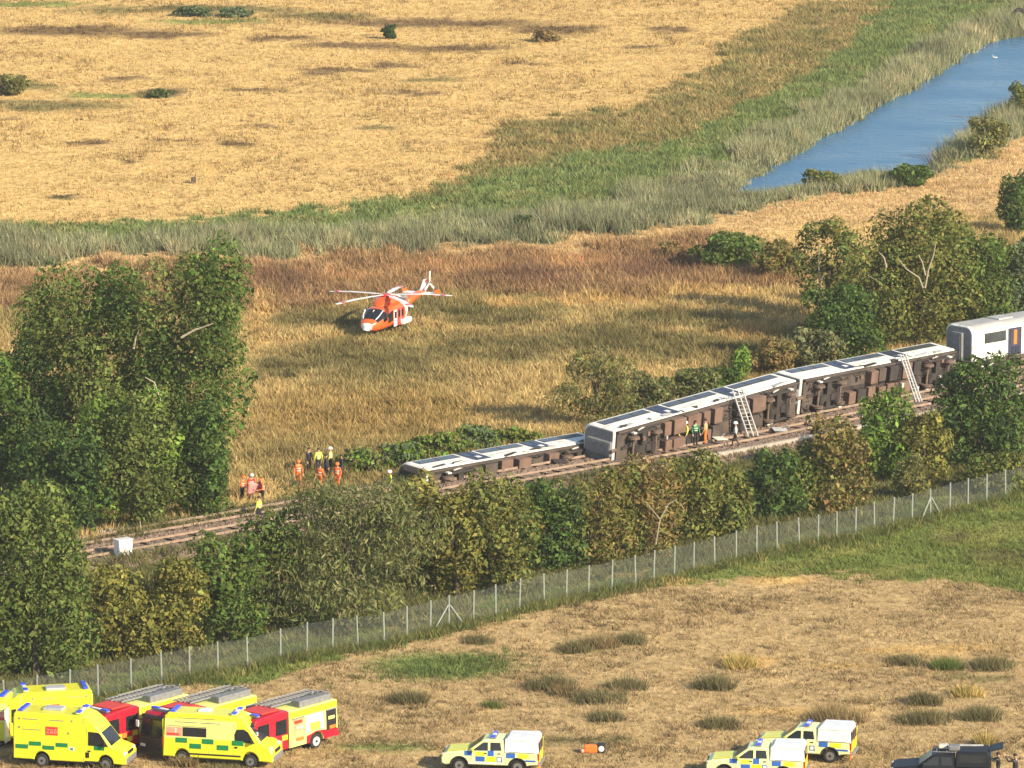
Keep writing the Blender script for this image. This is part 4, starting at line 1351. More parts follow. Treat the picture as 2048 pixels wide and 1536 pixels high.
a1 = box_ambulance('box_ambulance', 'yellow box ambulance facing right in front, with a red sign on its side')
place(a1, 150, 1529, math.radians(-13))
a1.scale = (1, 1, 1.05)
a2 = van_ambulance('van_ambulance', 'yellow van ambulance facing right, with a dark window and pink panel')
place(a2, 446, 1528, math.radians(-13))
a2.scale = (1, 1, 1.05)
a3 = copy_tree(a1)
tag(a3, 'yellow box ambulance in the second row facing left behind the front ambulance')
place(a3, 68, 1480, math.radians(180 + 12))
a4 = copy_tree(a2)
tag(a4, 'yellow ambulance cut by the left edge with its white rear door open')
place(a4, -82, 1482, math.radians(180 - 10))
wd = MB().box((-3.12, 1.25, 1.35), (.06, .85, 1.8), ch=.025).build('open_rear_door', 'white', a4)
wd.rotation_euler = (0, 0, 0)

# fire engines --------------------------------------------------------
def fire_engine(name, label):
    root = empty(name, (0, 0, 0), 0, label, 'fire engine', 'fire engines parked in a row')
    v = Veh(root, 1.2, .03, 1.2)
    L = -3.5
    wr, wf = L + 1.75, L + 5.3
    MB().box((L + 3.3, 0, .62), (6.3, 1.9, .3)).build('chassis', 'black', root)
    # cab
    Pc = [(L + 4.05, .5)] + arc(wf, .5, .58, 180, 0) + [(L + 6.75, .42), (L + 6.95, .55), (L + 6.97, 1.35), (L + 6.75, 2.55), (L + 6.55, 2.78), (L + 4.05, 2.86)]
    cab_ = v.shell(Pc, 'red', 'cab', ch=.07)
    front_glass(v, (L + 6.965, 1.40), (L + 6.74, 2.56), .03, 'black', 'front_shade_panel')  # black cover over the red cab front, its shade put into the colour
    front_glass(v, (L + 6.975, 1.46), (L + 6.80, 2.40), .12, 'glass', eps=.03)
    MB().box((L + 6.985, 0, 1.0), (.07, 2.34, .78), ch=.02).build('grille', 'black', root)  # grille enlarged in black so the lower front's shade is painted in
    MB().box((L + 6.80, 0, 2.56), (.2, 2.2, .22), ry=-.17, ch=.03).build('sun_visor', 'black', root)
    MB().box((L + 7.02, 0, .5), (.16, 2.38, .3), ch=.05).build('front_bumper', 'black', root)
    for s in (-1, 1):
        MB().box((L + 7.03, s * .9, .78), (.08, .36, .18), ch=.03).build('headlight', 'lens', root)
    for x0, x1 in ((4.2, 5.1), (5.6, 6.55)):
        v.panel([(L + x0, 1.5), (L + x1, 1.5), (L + x1 - .04, 2.4), (L + x0, 2.42)], 'glass', 'cab_window', eps=.008)
    for x in (4.12, 5.35, 6.62):
        v.rect(L + x, L + x + .03, .75, 2.6, 'black', 'door_gap', eps=.005)
    for a, z0, mt in ((4.15, 1.12, 'yellow'), (4.6, .82, 'yellow'), (5.45, 1.12, 'yellow'), (5.95, .82, 'yellow'), (6.35, 1.12, 'orange'), (5.05, 1.12, 'orange')):
        v.rect(L + a, L + a + .42, z0, z0 + .3, mt, 'chequer_square', eps=.01)
    # body with lockers
    Pb = [(L, .55), (L + .9, .5)] + arc(wr, .5, .58, 180, 0) + [(L + 3.95, .5), (L + 3.95, 2.78), (L + .05, 2.78), (L, 2.7)]
    v.shell(Pb, 'yellow_pale', 'body', ch=.04)
    v.rect(L + .04, L + 3.9, 2.32, 2.72, 'yellow', 'upper_band', eps=.008)
    for x0, x1, mt in ((2.75, 3.75, 'locker'), (.12, .95, 'black')):
        for s in (-1, 1):
            op = v.rect(L + x0, L + x1, .75 if mt == 'locker' else 1.0, 2.26, mt, 'locker_opening', sides=(s,), eps=.009)[0]
            for k in range(4 if mt == 'locker' else 2):
                z0 = .85 + k * .36 if mt == 'locker' else 1.05 + k * .6
                MB().box((L + x0 + (x1 - x0) * (.5 if k % 2 else .4), s * (v.y(z0) + .012), z0 + .1), ((x1 - x0) * .62, .05, .2), ch=.02).build('stowed_kit', ('orange', 'yellow_pale', 'lightgrey', 'redpanel')[k], op)
            MB().box((L + (x0 + x1) / 2, s * (v.y(2.3) + .03), 2.29), (x1 - x0, .1, .08), ch=.02).build('shutter_roll', 'alu', root)
    v.rect(L + 1.2, L + 2.6, 1.2, 2.26, 'white', 'shutter', eps=.009)
    v.rect(L + 1.45, L + 2.3, 1.22, 1.75, 'lime', 'chequer_square', eps=.013)
    v.panel([(L, .55), (L + .9, .52)] + arc(wr, .5, .6, 180, 0)[0:9] + [(L + 2.6, .52), (L + 2.6, .98), (L + 1.75, 1.16), (L, .98)], 'red', 'lower_skirt', eps=.007)
    v.wheels((wr, wf), r=.48, wd=.32, rim='rim_white')
    MB().box((L - .03, 0, 1.6), (.06, 2.0, 2.0)).build('rear_shutter', 'lime', root)
    MB().box((L - .06, 0, .55), (.3, 2.3, .18), ch=.03).build('rear_step', 'red', root)
    # roof kit
    lightbar(root, L + 6.2, 2.92, 1.9)
    MB().box((L + 5.0, 0, 2.92), (1.5, 1.5, .1), ch=.03).build('cab_roof_hatch', 'redpanel', root)
    for k, y_ in enumerate((-.75, .05)):
        ld = MB()
        for s in (-.22, .22):
            ld.box((L + 2.2, y_ + s, 3.0 + .06 * k), (4.6, .06, .1))
        for j in range(15):
            ld.box((L + .05 + j * .31, y_, 3.0 + .06 * k), (.04, .42, .04))
        ld.build('ladder', 'grey', root)
    MB().box((L + 1.6, .72, 2.98), (2.6, .5, .4), ch=.05).build('roof_locker', 'grey', root)
    MB().tube([(L + .2, -.25, 3.02), (L + 3.8, -.25, 3.02)], .1, 8).build('suction_hose', 'grey', root)
    MB().tube([(L + .2, -1.05, 2.98), (L + 3.4, -1.05, 2.98)], .07, 8).build('suction_hose', 'offwhite', root)
    gk = MB()
    for k in range(7):
        t = k * .21
        gk.tube([(L + .3 + t, .35 + .3 * math.sin(k * 2), 3.2), (L + .5 + t, .8 + .1 * math.cos(k * 3), 3.45)], .025, 5)
    gk.build('rail_frame', 'alu', root)
    for s in (-1, 1):
        m_ = MB().box((L + 6.9, s * 1.42, 2.0), (.1, .2, .42), ch=.04).build('mirror', 'white', root)
        MB().tube([(L + 6.8, s * 1.15, 2.3), (L + 6.9, s * 1.4, 2.2)], .03, 5).build('mirror_arm', 'black', m_)
    return root
f3 = fire_engine('fire_engine', 'red and yellow fire engine at the right end of the row with open lockers')
def place_engine(e, u, v):
    yaw = math.radians(180 + 50)
    h_, l_ = Vector((math.cos(yaw), math.sin(yaw), 0)), Vector((-math.sin(yaw), math.cos(yaw), 0))
    c_ = G(u, v) + h_ * 3.5 - l_ * 1.2
    e.location = (c_.x, c_.y, H1(c_.x, c_.y))
    e.rotation_euler = (0, 0, yaw)
    e.scale = (1, 1, .9)
place_engine(f3, 676, 1489)
f2 = copy_tree(f3)
tag(f2, 'middle fire engine mostly hidden behind the van ambulance')
place_engine(f2, 516, 1482)
f1 = copy_tree(f3)
tag(f1, 'left fire engine seen between the two front ambulances')
place_engine(f1, 380, 1477)

# police pickups ------------------------------------------------------
def pickup(name, label, cat, black=False):
    root = empty(name, (0, 0, 0), 0, label, cat, None if black else 'police pickups on the near field')
    v = Veh(root, .93, .16, 1.02)
    L = -2.68
    wr, wf = L + 1.12, L + 4.32
    P = [(L + .02, .55), (L + .45, .5)] + arc(wr, .42, .47, 175, 5) + arc(wf, .42, .47, 175, 5) + [(L + 5.1, .42), (L + 5.3, .52), (L + 5.33, .82), (L + 5.24, 1.02), (L + 5.0, 1.12), (L + 3.85, 1.24), (L + 3.08, 1.80), (L + 2.8, 1.86), (L + 2.0, 1.86), (L + 1.92, 1.84), (L + 1.88, 1.16), (L + .04, 1.16)]
    v.shell(P, 'blackpaint' if black else 'pickup_body', ch=.06)
    vc = Veh(root, .93, .12, 1.1)
    Pc = [(L - .02, 1.175), (L + 1.86, 1.175), (L + 1.84, 1.9), (L + 1.66, 2.04), (L + .16, 2.06), (L + .03, 1.96)]
    can = vc.shell(Pc, 'blackpaint' if black else 'white', 'load_canopy', ch=.06)
    if black:
        vc.rect(L + .25, L + 1.65, 1.45, 1.88, 'glass', 'canopy_window', eps=.006)
    else:
        vc.rect(L + .2, L + 1.7, 1.84, 1.86, 'grey', 'canopy_rail', eps=.006)
        vc.rect(L + .25, L + 1.6, 1.22, 1.24, 'grey', 'canopy_seam', eps=.006)
    v.wheels((wr, wf), r=.40, wd=.26)
    for x in (wr, wf):
        v.panel(arc(x, .42, .52, 178, 2) + arc(x, .42, .46, 2, 178), 'black', 'wheel_arch', eps=.03)
    front_glass(v, (L + 3.80, 1.28), (L + 3.12, 1.775), .1, 'glass')
    v.panel([(L + 2.75, 1.27), (L + 3.62, 1.25), (L + 3.05, 1.68), (L + 2.95, 1.72), (L + 2.75, 1.72)], 'glass', 'front_window', eps=.008)
    v.panel([(L + 2.0, 1.29), (L + 2.62, 1.28), (L + 2.62, 1.72), (L + 2.08, 1.72)], 'glass', 'rear_window', eps=.008)
    for x in (1.96, 2.68, 3.7):
        v.rect(L + x, L + x + .02, .6, 1.24, 'black', 'door_gap', eps=.004)
    for x in (2.05, 2.8):
        v.rect(L + x, L + x + .16, 1.1, 1.15, 'black', 'door_handle', eps=.03)
    if not black:
        sq = [(3.62, .98, .42, .24, 'blue_mark'), (2.92, .98, .5, .22, 'yellow'), (2.42, .98, .34, .3, 'blue_mark'), (2.92, .66, .5, .28, 'blue_mark'), (2.3, .66, .55, .28, 'yellow'), (1.98, .66, .28, .28, 'blue_mark'),
              (1.25, .9, .5, .26, 'blue_mark'), (.5, .9, .6, .24, 'yellow'), (.12, .72, .6, .1, 'blue_mark')]
        for a, z0, w_, h_, mt in sq:
            v.rect(L + a, L + a + w_, z0, z0 + h_, mt, 'chequer_square', eps=.007)
        v.rect(L + 2.0, L + 3.9, .54, .63, 'white', 'sill', eps=.012)
        cr = v.rect(L + 2.03, L + 2.22, .70, .9, 'white', 'crest', eps=.011)
        MB().slab([(L + 3.9, -.7, 1.262), (L + 5.0, -.72, 1.145), (L + 5.0, .72, 1.145), (L + 3.9, .7, 1.262)][::-1], .02).build('bonnet_panel', 'yellow', root)
        for k in range(4):
            MB().box((L - .035, -.66 + k * .44, 1.0), (.03, .2, 1.6 if k % 2 else 1.5), rx=.35).build('rear_chevron', 'orange' if k % 2 else 'yellow', root)
    MB().box((L - .03, 0, 1.5), (.05, 1.4, .5)).build('rear_glass', 'glass', root)
    MB().box((L - .025, 0, .9), (.06, 1.6, .42), ch=.02).build('tailgate', 'blackpaint' if black else 'yellow', root)
    MB().box((L - .06, 0, .55), (.2, 1.7, .16), ch=.04).build('rear_bumper', 'grey', root)
    MB().box((L + 5.26, 0, .55), (.2, 1.75, .24), ch=.05).build('front_bumper', 'grey', root)
    MB().box((L + 5.31, 0, .88), (.06, 1.0, .22), ch=.02).build('grille', 'black', root)
    for s in (-1, 1):
        MB().box((L + 5.2, s * .72, .93), (.2, .3, .2), ch=.04).build('headlight', 'lens', root)
        MB().box((L - .02, s * .84, 1.0), (.08, .12, .36), ch=.02).build('tail_light', 'redlens', root)
    mirror(v, L + 3.55, 1.3, 'black' if black else 'yellow')
    if not black:
        lightbar(root, L + 2.5, 1.91, 1.2)
    return root
pk1 = pickup('police_pickup', 'blue and yellow police pickup standing alone in the middle', 'pickup')
place(pk1, 983, 1539, math.radians(180 - 8))
pk2 = copy_tree(pk1)
tag(pk2, 'nearer of the two overlapping police pickups, cut by the bottom edge')
place(pk2, 1512, 1552, math.radians(180 - 8))
pk3 = copy_tree(pk1)
tag(pk3, 'farther of the two overlapping police pickups with its rear towards us')
place(pk3, 1610, 1515, math.radians(180 - 14))
suv = pickup('black_pickup', 'black pickup with kit on its roof rack at the bottom right corner', 'pickup', True)
place(suv, 1880, 1568, math.radians(180 - 6))
rk = MB()
for s in (-.6, .6):
    rk.tube([(-1.0, s, 1.95), (1.0 - .6, s, 1.95)], .025, 6)
for x in (-.9, -.35, .2):
    rk.tube([(x, -.6, 1.95), (x, .6, 1.95)], .025, 6)
rk.build('roof_rack', 'grey', suv)
MB().box((-.15, -.3, 2.06), (.5, .45, .2), ch=.05).build('roof_bag', 'offwhite', suv)
MB().box((-.75, .1, 2.1), (.6, .6, .26), ch=.06).build('roof_crate', 'grey', suv)
MB().tube([(-2.3, -.4, 2.12), (-.2, -.45, 2.05)], .06, 6).build('roof_tube', 'lightgrey', suv)
tg = MB().box((-3.0, 0, 2.16), (.75, 1.4, .05), ry=.25, ch=.02).build('raised_tailgate', 'blackpaint', suv)
MB().tube([(-2.7, -.66, 1.6), (-3.1, -.66, 2.1)], .025, 5).build('gas_strut', 'grey', tg)

# orange kit bag lying in the field
q = on_ground(1190, 1506)
r = empty('orange_kit_bag', q, -.05, 'orange kit bag with a black end and white disc lying in the field', 'bag')
MB().box((-.22, 0, .24), (.75, .42, .46), ch=.1).build('bag_body', 'orange', r, smooth=False)
MB().box((.36, 0, .27), (.42, .46, .54), ch=.06).build('black_end', 'black', r)
mb = MB()
mb.tube([(.36, -.225, .28), (.36, -.25, .28)], .16, 16)
mb.build('white_disc', 'white', r)
MB().box((-.68, -.05, .12), (.26, .3, .2), ch=.05, rz=.4).build('side_pouch', 'pinkpanel', r)
hd = MB().tube([(-.45, 0, .46), (-.3, 0, .56), (-.05, 0, .56), (.1, 0, .46)], .025, 6).build('handle', 'black', r)
# ------------------------------------------------------------------ train
def rounded_section(w, z0, z1, rt, rb, n=5):
    pts = []
    for cx, cz, r, a0 in ((w / 2 - rb, z0 + rb, rb, -90), (w / 2 - rt, z1 - rt, rt, 0), (-w / 2 + rt, z1 - rt, rt, 90), (-w / 2 + rb, z0 + rb, rb, 180)):
        for i in range(n):
            a = math.radians(a0 + 90 * i / (n - 1))
            pts.append((cx + r * math.cos(a), cz + r * math.sin(a)))
    return pts

def carriage(label, L, seed, cab_front=False, wreck=True, group='carriages of the derailed train', name='train_carriage', door_at=.36, win0=.5):
    """x along the carriage, z up as it would stand on the rails (z=0 rail head)"""
    rr = random.Random(seed)
    root = empty(name, (0, 0, 0), 0, label, 'carriage', group)
    W, z0, z1 = 2.8, 1.0, 3.75
    sec = rounded_section(W, z0, z1, .62, .12, 7)
    hx = L / 2
    def ring(x, k=1.0, dz=0):
        return [Vector((x, y * k, (z - 2.3) * k + 2.3 + dz)) for y, z in sec]
    mb = MB()
    mb.loft([ring(-hx + .0, .93), ring(-hx + .12, 1.0), ring(hx - .12, 1.0), ring(hx, .93)])
    mb.build('body_shell', 'train_white', root)
    # roof skin
    mb = MB()
    half = [(y, z) for y, z in sec if z > z1 - .40]
    half = sorted(half, key=lambda t: -t[0])
    rg = [[Vector((x, y * 1.004, z + .006)) for y, z in half] + [Vector((x, y * .98, z - .03)) for y, z in reversed(half)] for x in (-hx + .15, hx - .15)]
    mb.loft(rg)
    mb.build('roof', 'train_roof', root)
    for x in (-hx * .55, 0, hx * .55):
        MB().box((x, 0, z1 + .05), (1.6, 1.3, .12), ch=.04).build('roof_pod', 'train_roof', root)
    yo = W / 2
    for s in (1, -1):
        doors = (-hx * door_at, hx * door_at)
        # cream lower side, window band and cantrail
        x = -hx + .2
        MB().box((0, s * (yo + .004), 1.22), (L - .5, .03, .3)).build('solebar_strip', 'train_cantrail', root)
        for d in doors:
            dr = MB().box((d, s * (yo + .006), 2.12), (1.5, .03, 2.1)).build('door', 'train_navy', root)
            for k in (-1, 1):
                MB().box((d + k * .37, s * (yo + .026), 2.5), (.42, .02, .85), ch=.0).build('door_window', 'glass', dr)
            if wreck:
                MB().box((d + .1, s * (yo + .03), 1.75), (.4, .02, .36)).build('door_notice', 'white', dr)
        segs = [(-hx + win0, doors[0] - 1.0), (doors[0] + 1.0, doors[1] - 1.0), (doors[1] + 1.0, hx - win0)]
        for a, b in segs:
            n = max(1, round((b - a) / 1.7))
            band = MB().box(((a + b) / 2, s * (yo + .003), 2.70), (b - a, .03, .78)).build('window_band', 'train_dark', root)
            wl_ = (b - a) / n
            for k in range(n):
                MB().box((a + (k + .5) * wl_, s * (yo + .018), 2.70), (wl_ - .16, .02, .66)).build('window_pane', 'train_glass', band)
    for e in (-1, 1):
        mb = MB()
        mb.loft([ring(e * (hx + .012), .90), ring(e * (hx + .03), .88)])
        mb.build('end_wall', 'grey', root)
    # gangway ends
    for e in (-1, 1):
        if cab_front and e < 0: continue
        g = MB().box((e * (hx + .14), 0, 2.15), (.34, 1.05, 2.15), ch=.08).build('gangway', 'grey', root)
        MB().box((e * (hx + .32), 0, 2.1), (.03, .72, 1.8)).build('gangway_door', 'grey', g)
        MB().tube([(e * (hx - .1), 0, .85), (e * (hx + .5), 0, .8)], .12, 8).build('coupler', 'steel', root)
    if cab_front:
        mb = MB()
        mb.loft([ring(-hx + .02, .93), ring(-hx - .25, .88), ring(-hx - .5, .74, -.12)])
        mb.build('cab_nose', 'train_dark', root)
        MB().box((-hx - .46, 0, 2.5), (.1, 1.7, .7), ry=-.25, ch=.03).build('cab_windscreen', 'glass', root)
        for s in (-1, 1):
            MB().box((-hx - .44, s * .8, 1.5), (.1, .35, .2), ch=.03).build('headlight', 'lens', root)
    # underframe: floor pan, boxes, pipes
    MB().box((0, 0, .93), (L - .3, 2.5, .16)).build('floor_pan', 'train_under', root)
    for s in (-1, 1):
        MB().box((0, s * 1.24, .86), (L - .3, .12, .28)).build('solebar', 'train_under', root)
    x = -hx + 4.9
    while x < hx - 4.9:
        w_ = rr.uniform(.8, 1.7)
        for yy, dy in ((-.66, rr.uniform(.95, 1.15)), (.62, rr.uniform(.8, 1.15))):
            if rr.random() < .85:
                hgt_ = rr.uniform(.4, .66)
                MB().box((x + w_ / 2, yy, .86 - hgt_ / 2), (w_ * .9, dy, hgt_), ch=.04).build('equipment_box', rr.choice(['train_box', 'train_box', 'train_under', 'train_box', 'train_dark']), root)
        x += w_ + rr.uniform(.08, .3)
    pb = MB()
    for yy in (-1.05, -.1, .05, 1.1):
        pb.tube([(-hx + .6, yy, .8), (hx - .6, yy, .8)], .05, 6)
    pb.build('pipework', 'train_dark', root)
    cb = MB()
    for k in range(46):
        x_, y_ = rr.uniform(-hx + .4, hx - .4), rr.uniform(-1.2, 1.2)
        z_ = rr.uniform(.3, .75)
        cb.tube([(x_, y_, .85), (x_ + rr.uniform(-.3, .3), y_ + rr.uniform(-.2, .2), z_), (x_ + rr.uniform(-.8, .8), y_ + rr.uniform(-.5, .5), rr.uniform(.3, .85))], rr.uniform(.018, .05), 5)
    cb.build('cables', 'train_dark', root)['kind'] = 'stuff'
    for k in range(7):
        MB().box((rr.uniform(-hx + 1, hx - 1), rr.uniform(-1.0, 1.0), rr.uniform(.3, .6)), (rr.uniform(.1, .35), rr.uniform(.1, .4), rr.uniform(.1, .3)), ch=.02).build('bracket', rr.choice(['lightgrey', 'offwhite', 'train_box', 'steel']), root)
    if wreck:
        for k in range(9):      # bent skirt panels and torn trim along the upper edge
            x_ = rr.uniform(-hx + .8, hx - .8)
            MB().box((x_, -1.43 - rr.uniform(0, .12), 1.02 + rr.uniform(-.1, .1)), (rr.uniform(.5, 1.6), .04, rr.uniform(.15, .4)), rz=rr.uniform(-.12, .12), rx=rr.uniform(-.5, .5), ry=rr.uniform(-.1, .1)).build('bent_panel', rr.choice(['offwhite', 'train_cantrail', 'train_dark', 'lightgrey']), root)
    # bogies
    for e in (-1, 1):
        bx = e * (hx - 2.7)
        bg = MB()
        for s in (-1, 1):
            bg.box((bx, s * 1.0, .48), (3.0, .16, .26), ch=.04)
            bg.box((bx, s * 1.0, .68), (.9, .22, .3), ch=.04)
        bg.box((bx, 0, .55), (.5, 2.0, .26), ch=.04)
        for k in (-1, 1):
            bg.tube([(bx + k * .9, 0, .42), (bx + k * .9, .6, .45)], .28, 10)
            bg.box((bx + k * .45, .25, .5), (.6, .5, .35), ch=.05)
        bo = bg.build('bogie', 'train_dark', root)
        for k in (-1, 1):
            for s in (-1, 1):
                wm = MB()
                wx = bx + k * 1.25
                wm.tube([(wx, s * .70, .42), (wx, s * .735, .42), (wx, s * .74, .42), (wx, s * .86, .42)], [.46, .46, .42, .41], 20)
                wm.build('wheel', 'steel', bo)
            MB().tube([(bx + k * 1.25, -.7, .42), (bx + k * 1.25, .7, .42)], .09, 8).build('axle', 'steel', bo)
            for s in (-1, 1):
                MB().box((bx + k * 1.25, s * 1.09, .42), (.34, .12, .34), ch=.04).build('axle_box', 'offwhite' if (k + s + e) % 4 == 1 else 'train_under', bo)
        for s in (-1, 1):
            MB().tube([(bx - .7, s * 1.18, .5), (bx + .5, s * 1.16, .85)], .05, 6).build('damper', 'offwhite', bo)
    return root

def lay(root, A, B, zA, zB, roll, L):
    """set a carriage on its side so that its near top edge runs between two surveyed points at heights zA, zB"""
    a, b = G(*A, zA), G(*B, zB)
    d = (b - a).normalized()
    yaw = math.atan2(d.y, d.x)
    pitch = math.asin(d.z)
    mid = (a + b) / 2
    Rm = Matrix.Rotation(yaw, 4, 'Z') @ Matrix.Rotation(-pitch, 4, 'Y') @ Matrix.Rotation(roll, 4, 'X')
    edge = Vector((0, SIDE * 1.4, 1.0))
    root.matrix_world = Matrix.Translation(mid - (Rm.to_3x3() @ edge)) @ Rm
SIDE = -1
ROLL = math.radians(-90)
specs = [('front carriage of the derailed train, lying on its side lowest on the bank', (842, 941), (1216, 875), 1.6, 1.45, -86, True),
         ('second carriage on its side with its underframe facing us', (1226, 862), (1597, 759), 2.75, 3.45, -84, False),
         ('third carriage on its side, half hidden by the bright young tree', (1600, 757), (1914, 697), 3.4, 3.15, -84, False)]

def test_roll():
    pass
for i, (lab, A, B, zA, zB, rl, front) in enumerate(specs):
    a, b = G(*A, zA), G(*B, zB)
    L = (b - a).length
    c = carriage(lab, L - (1.2 if front else .35), 30 + i, cab_front=front)
    # rolled so that the floor faces the camera: local -z points towards the near side
    lay(c, A, B, zA, zB, math.radians(rl), L)

# upright carriage at the right
a, b = G(1946, 670, 3.9), G(2238, 619, 3.9)
d = (b - a).normalized()
Lu = 20.0
up = carriage('upright white carriage with dark windows still standing on the rails at the right edge', Lu, 77, wreck=False, door_at=.53, win0=1.3)
nrm = Vector((-d.y, d.x, 0)).normalized()
mid = a + d * Lu / 2 + nrm * 1.4
up.location = (mid.x, mid.y, .75)
up.rotation_euler = (0, 0, math.atan2(d.y, d.x))
for s in (-1,):
    for x0, mt in ((-7.2 + 3.9 - .0, 'orange'),):
        pass
dx_ = -Lu / 2 * .53
MB().box((dx_, -1.438, 2.15), (1.1, .03, 2.0)).build('door_frame', 'train_navy', up)
MB().box((dx_, -1.462, 2.45), (.34, .03, 1.1)).build('door_light', 'orange', up)
MB().box((dx_, -1.462, 1.45), (.9, .03, .6)).build('door_base', 'navy', up)
# ladders set against the wreck
def ladder(u0, v0, z0, u1, v1, z1, w, label):
    t_, b_ = G(u0, v0, z0), G(u1, v1, z1)
    root = empty('ladder', b_, 0, label, 'ladder')
    t_ = t_ - b_
    sd_ = Vector((1, .35, 0)).normalized() * w / 2
    for s in (-1, 1):
        MB().tube([sd_ * s, t_ + sd_ * s], .07, 6).build('stile', 'lightgrey', root)
    n = max(5, int(t_.length / .28))
    for k in range(1, n):
        p = t_ * (k / n)
        MB().tube([p - sd_, p + sd_], .03, 5).build('rung', 'alu', root)
    MB().tube([sd_ * .1, t_ + sd_ * .1], .05, 6).build('centre_rail', 'offwhite', root)
    return root
ladder(1475, 780, 3.9, 1506, 872, .6, .75, 'wide pale ladder leaning on the second carriage behind the lone walker')
ladder(1806, 710, 3.7, 1838, 804, .6, .45, 'narrow pale ladder leaning on the third carriage')

drng = random.Random(4)
for k, (u_, v_, lb) in enumerate(((1440, 880, 'bent pale panel lying on the near track left of the walker'), (1560, 862, 'torn grey panel lying beside the near track right of the ladder'), (1250, 905, 'crumpled pale panel in front of the gap between carriages'), (1120, 925, 'torn dark panel lying beside the front carriage'))):
    q_ = G(u_, v_, .62)
    r_ = empty('torn_panel', (q_.x, q_.y, .62), drng.uniform(0, 3), lb, 'debris', 'debris along the track')
    MB().box((0, 0, .12), (1.1, .6, .04), rx=.25, ry=.1).build('sheet', ('offwhite', 'lightgrey', 'train_cantrail', 'train_dark')[k], r_)
    MB().box((.45, .3, .2), (.5, .4, .04), rx=-.6, rz=.5).build('folded_corner', ('lightgrey', 'grey', 'offwhite', 'steel')[k], r_)
# ------------------------------------------------------------------ helicopter
heli = empty('rescue_helicopter', (0, 0, 0), 0, 'orange and white rescue helicopter standing in the rough meadow', 'helicopter')
def hring(x, w, h, zc, n=20, p=2.6, flat=0.0):
    out = []
    for k in range(n):
        a = 2 * math.pi * k / n
        c, s = math.cos(a), math.sin(a)
        y = math.copysign(abs(c) ** (2 / p), c) * w * 1.1
        z = math.copysign(abs(s) ** (2 / p), s) * h
        out.append(Vector((x, y, zc + z)))
    return out
st = [(4.35, .12, .10, 1.15), (4.15, .45, .36, 1.18), (3.7, .72, .60, 1.26), (3.0, .95, .86, 1.45), (2.4, 1.05, 1.02, 1.60), (1.4, 1.10, 1.06, 1.64), (0, 1.10, 1.06, 1.64), (-1.4, 1.08, 1.04, 1.66), (-2.2, .95, .90, 1.75), (-3.0, .62, .62, 1.95), (-3.8, .42, .46, 2.08)]
mb = MB()
mb.loft([hring(*q) for q in st])
body = mb.build('fuselage', ['heli_orange', 'white', 'glass', 'heli_red'], heli, smooth=True)
for f in body.data.polygons:
    c = f.center
    if c.x > 2.55 and c.z > 1.62 and c.x < 3.75: f.material_index = 2
    elif -2.3 < c.x < -1.2: f.material_index = 1
    elif c.x > 4.0: f.material_index = 1
def side_poly(P, mat, name, y=1.225, parent=heli, th=.04):
    for s in (1, -1):
        m_ = MB()
        n = len(P)
        V = [(x, s * (y + .005), z) for x, z in P] + [(x, s * (y - th), z) for x, z in P]
        F = [tuple(range(n)), tuple(range(2 * n - 1, n - 1, -1))] + [(i, i + n, (i + 1) % n + n, (i + 1) % n) for i in range(n)]
        m_.add(V, F)
        m_.build(name, mat, parent)
side_poly([(1.3, 1.35), (2.3, 1.3), (2.25, 2.1), (1.4, 2.35)], 'glass', 'cabin_window', 1.21)
side_poly([(.55, .75), (1.2, .75), (1.2, 2.3), (.55, 2.3)], 'white', 'door_panel')
side_poly([(.65, 1.5), (1.1, 1.5), (1.1, 2.15), (.65, 2.15)], 'glass', 'door_window', 1.235)
side_poly([(-.95, .75), (.4, .75), (.4, 2.3), (-.95, 2.3)], 'heli_red', 'sliding_door')
side_poly([(-.8, 1.5), (-.35, 1.5), (-.35, 2.15), (-.8, 2.15)], 'glass', 'door_window', 1.235)
side_poly([(-.15, 1.5), (.3, 1.5), (.3, 2.15), (-.15, 2.15)], 'glass', 'door_window', 1.235)
side_poly([(-.28, .8), (-.22, .8), (-.22, 2.3), (-.28, 2.3)], 'white', 'door_pillar', 1.23)
# windscreen frame
for s in (-1, 0, 1):
    MB().tube([(3.62, s * .55, 1.75), (3.15, s * .75, 2.15), (2.6, s * .82, 2.5)], .05, 6).build('windscreen_frame', 'white', heli)
# engine deck
mb = MB()
mb.loft([hring(1.7, .25, .08, 2.66), hring(1.2, .62, .34, 2.78), hring(.3, .8, .52, 2.9), hring(-.9, .82, .50, 2.88), hring(-2.0, .66, .42, 2.72), hring(-2.9, .35, .22, 2.45)])
mb.build('engine_cowling', 'heli_orange', heli, smooth=True)
for s in (-1, 1):
    MB().tube([(-1.2, s * .55, 2.95), (-2.1, s * .85, 3.0)], [.22, .26], 10).build('exhaust', 'grey', heli)
    MB().box((.9, s * .62, 2.85), (.5, .3, .3), ch=.08).build('air_intake', 'heli_red', heli)
mb = MB()
mb.loft([hring(-1.25, .86, .53, 2.88), hring(-1.65, .78, .48, 2.79)], True)
mb.build('cowling_band', 'white', heli, smooth=True)
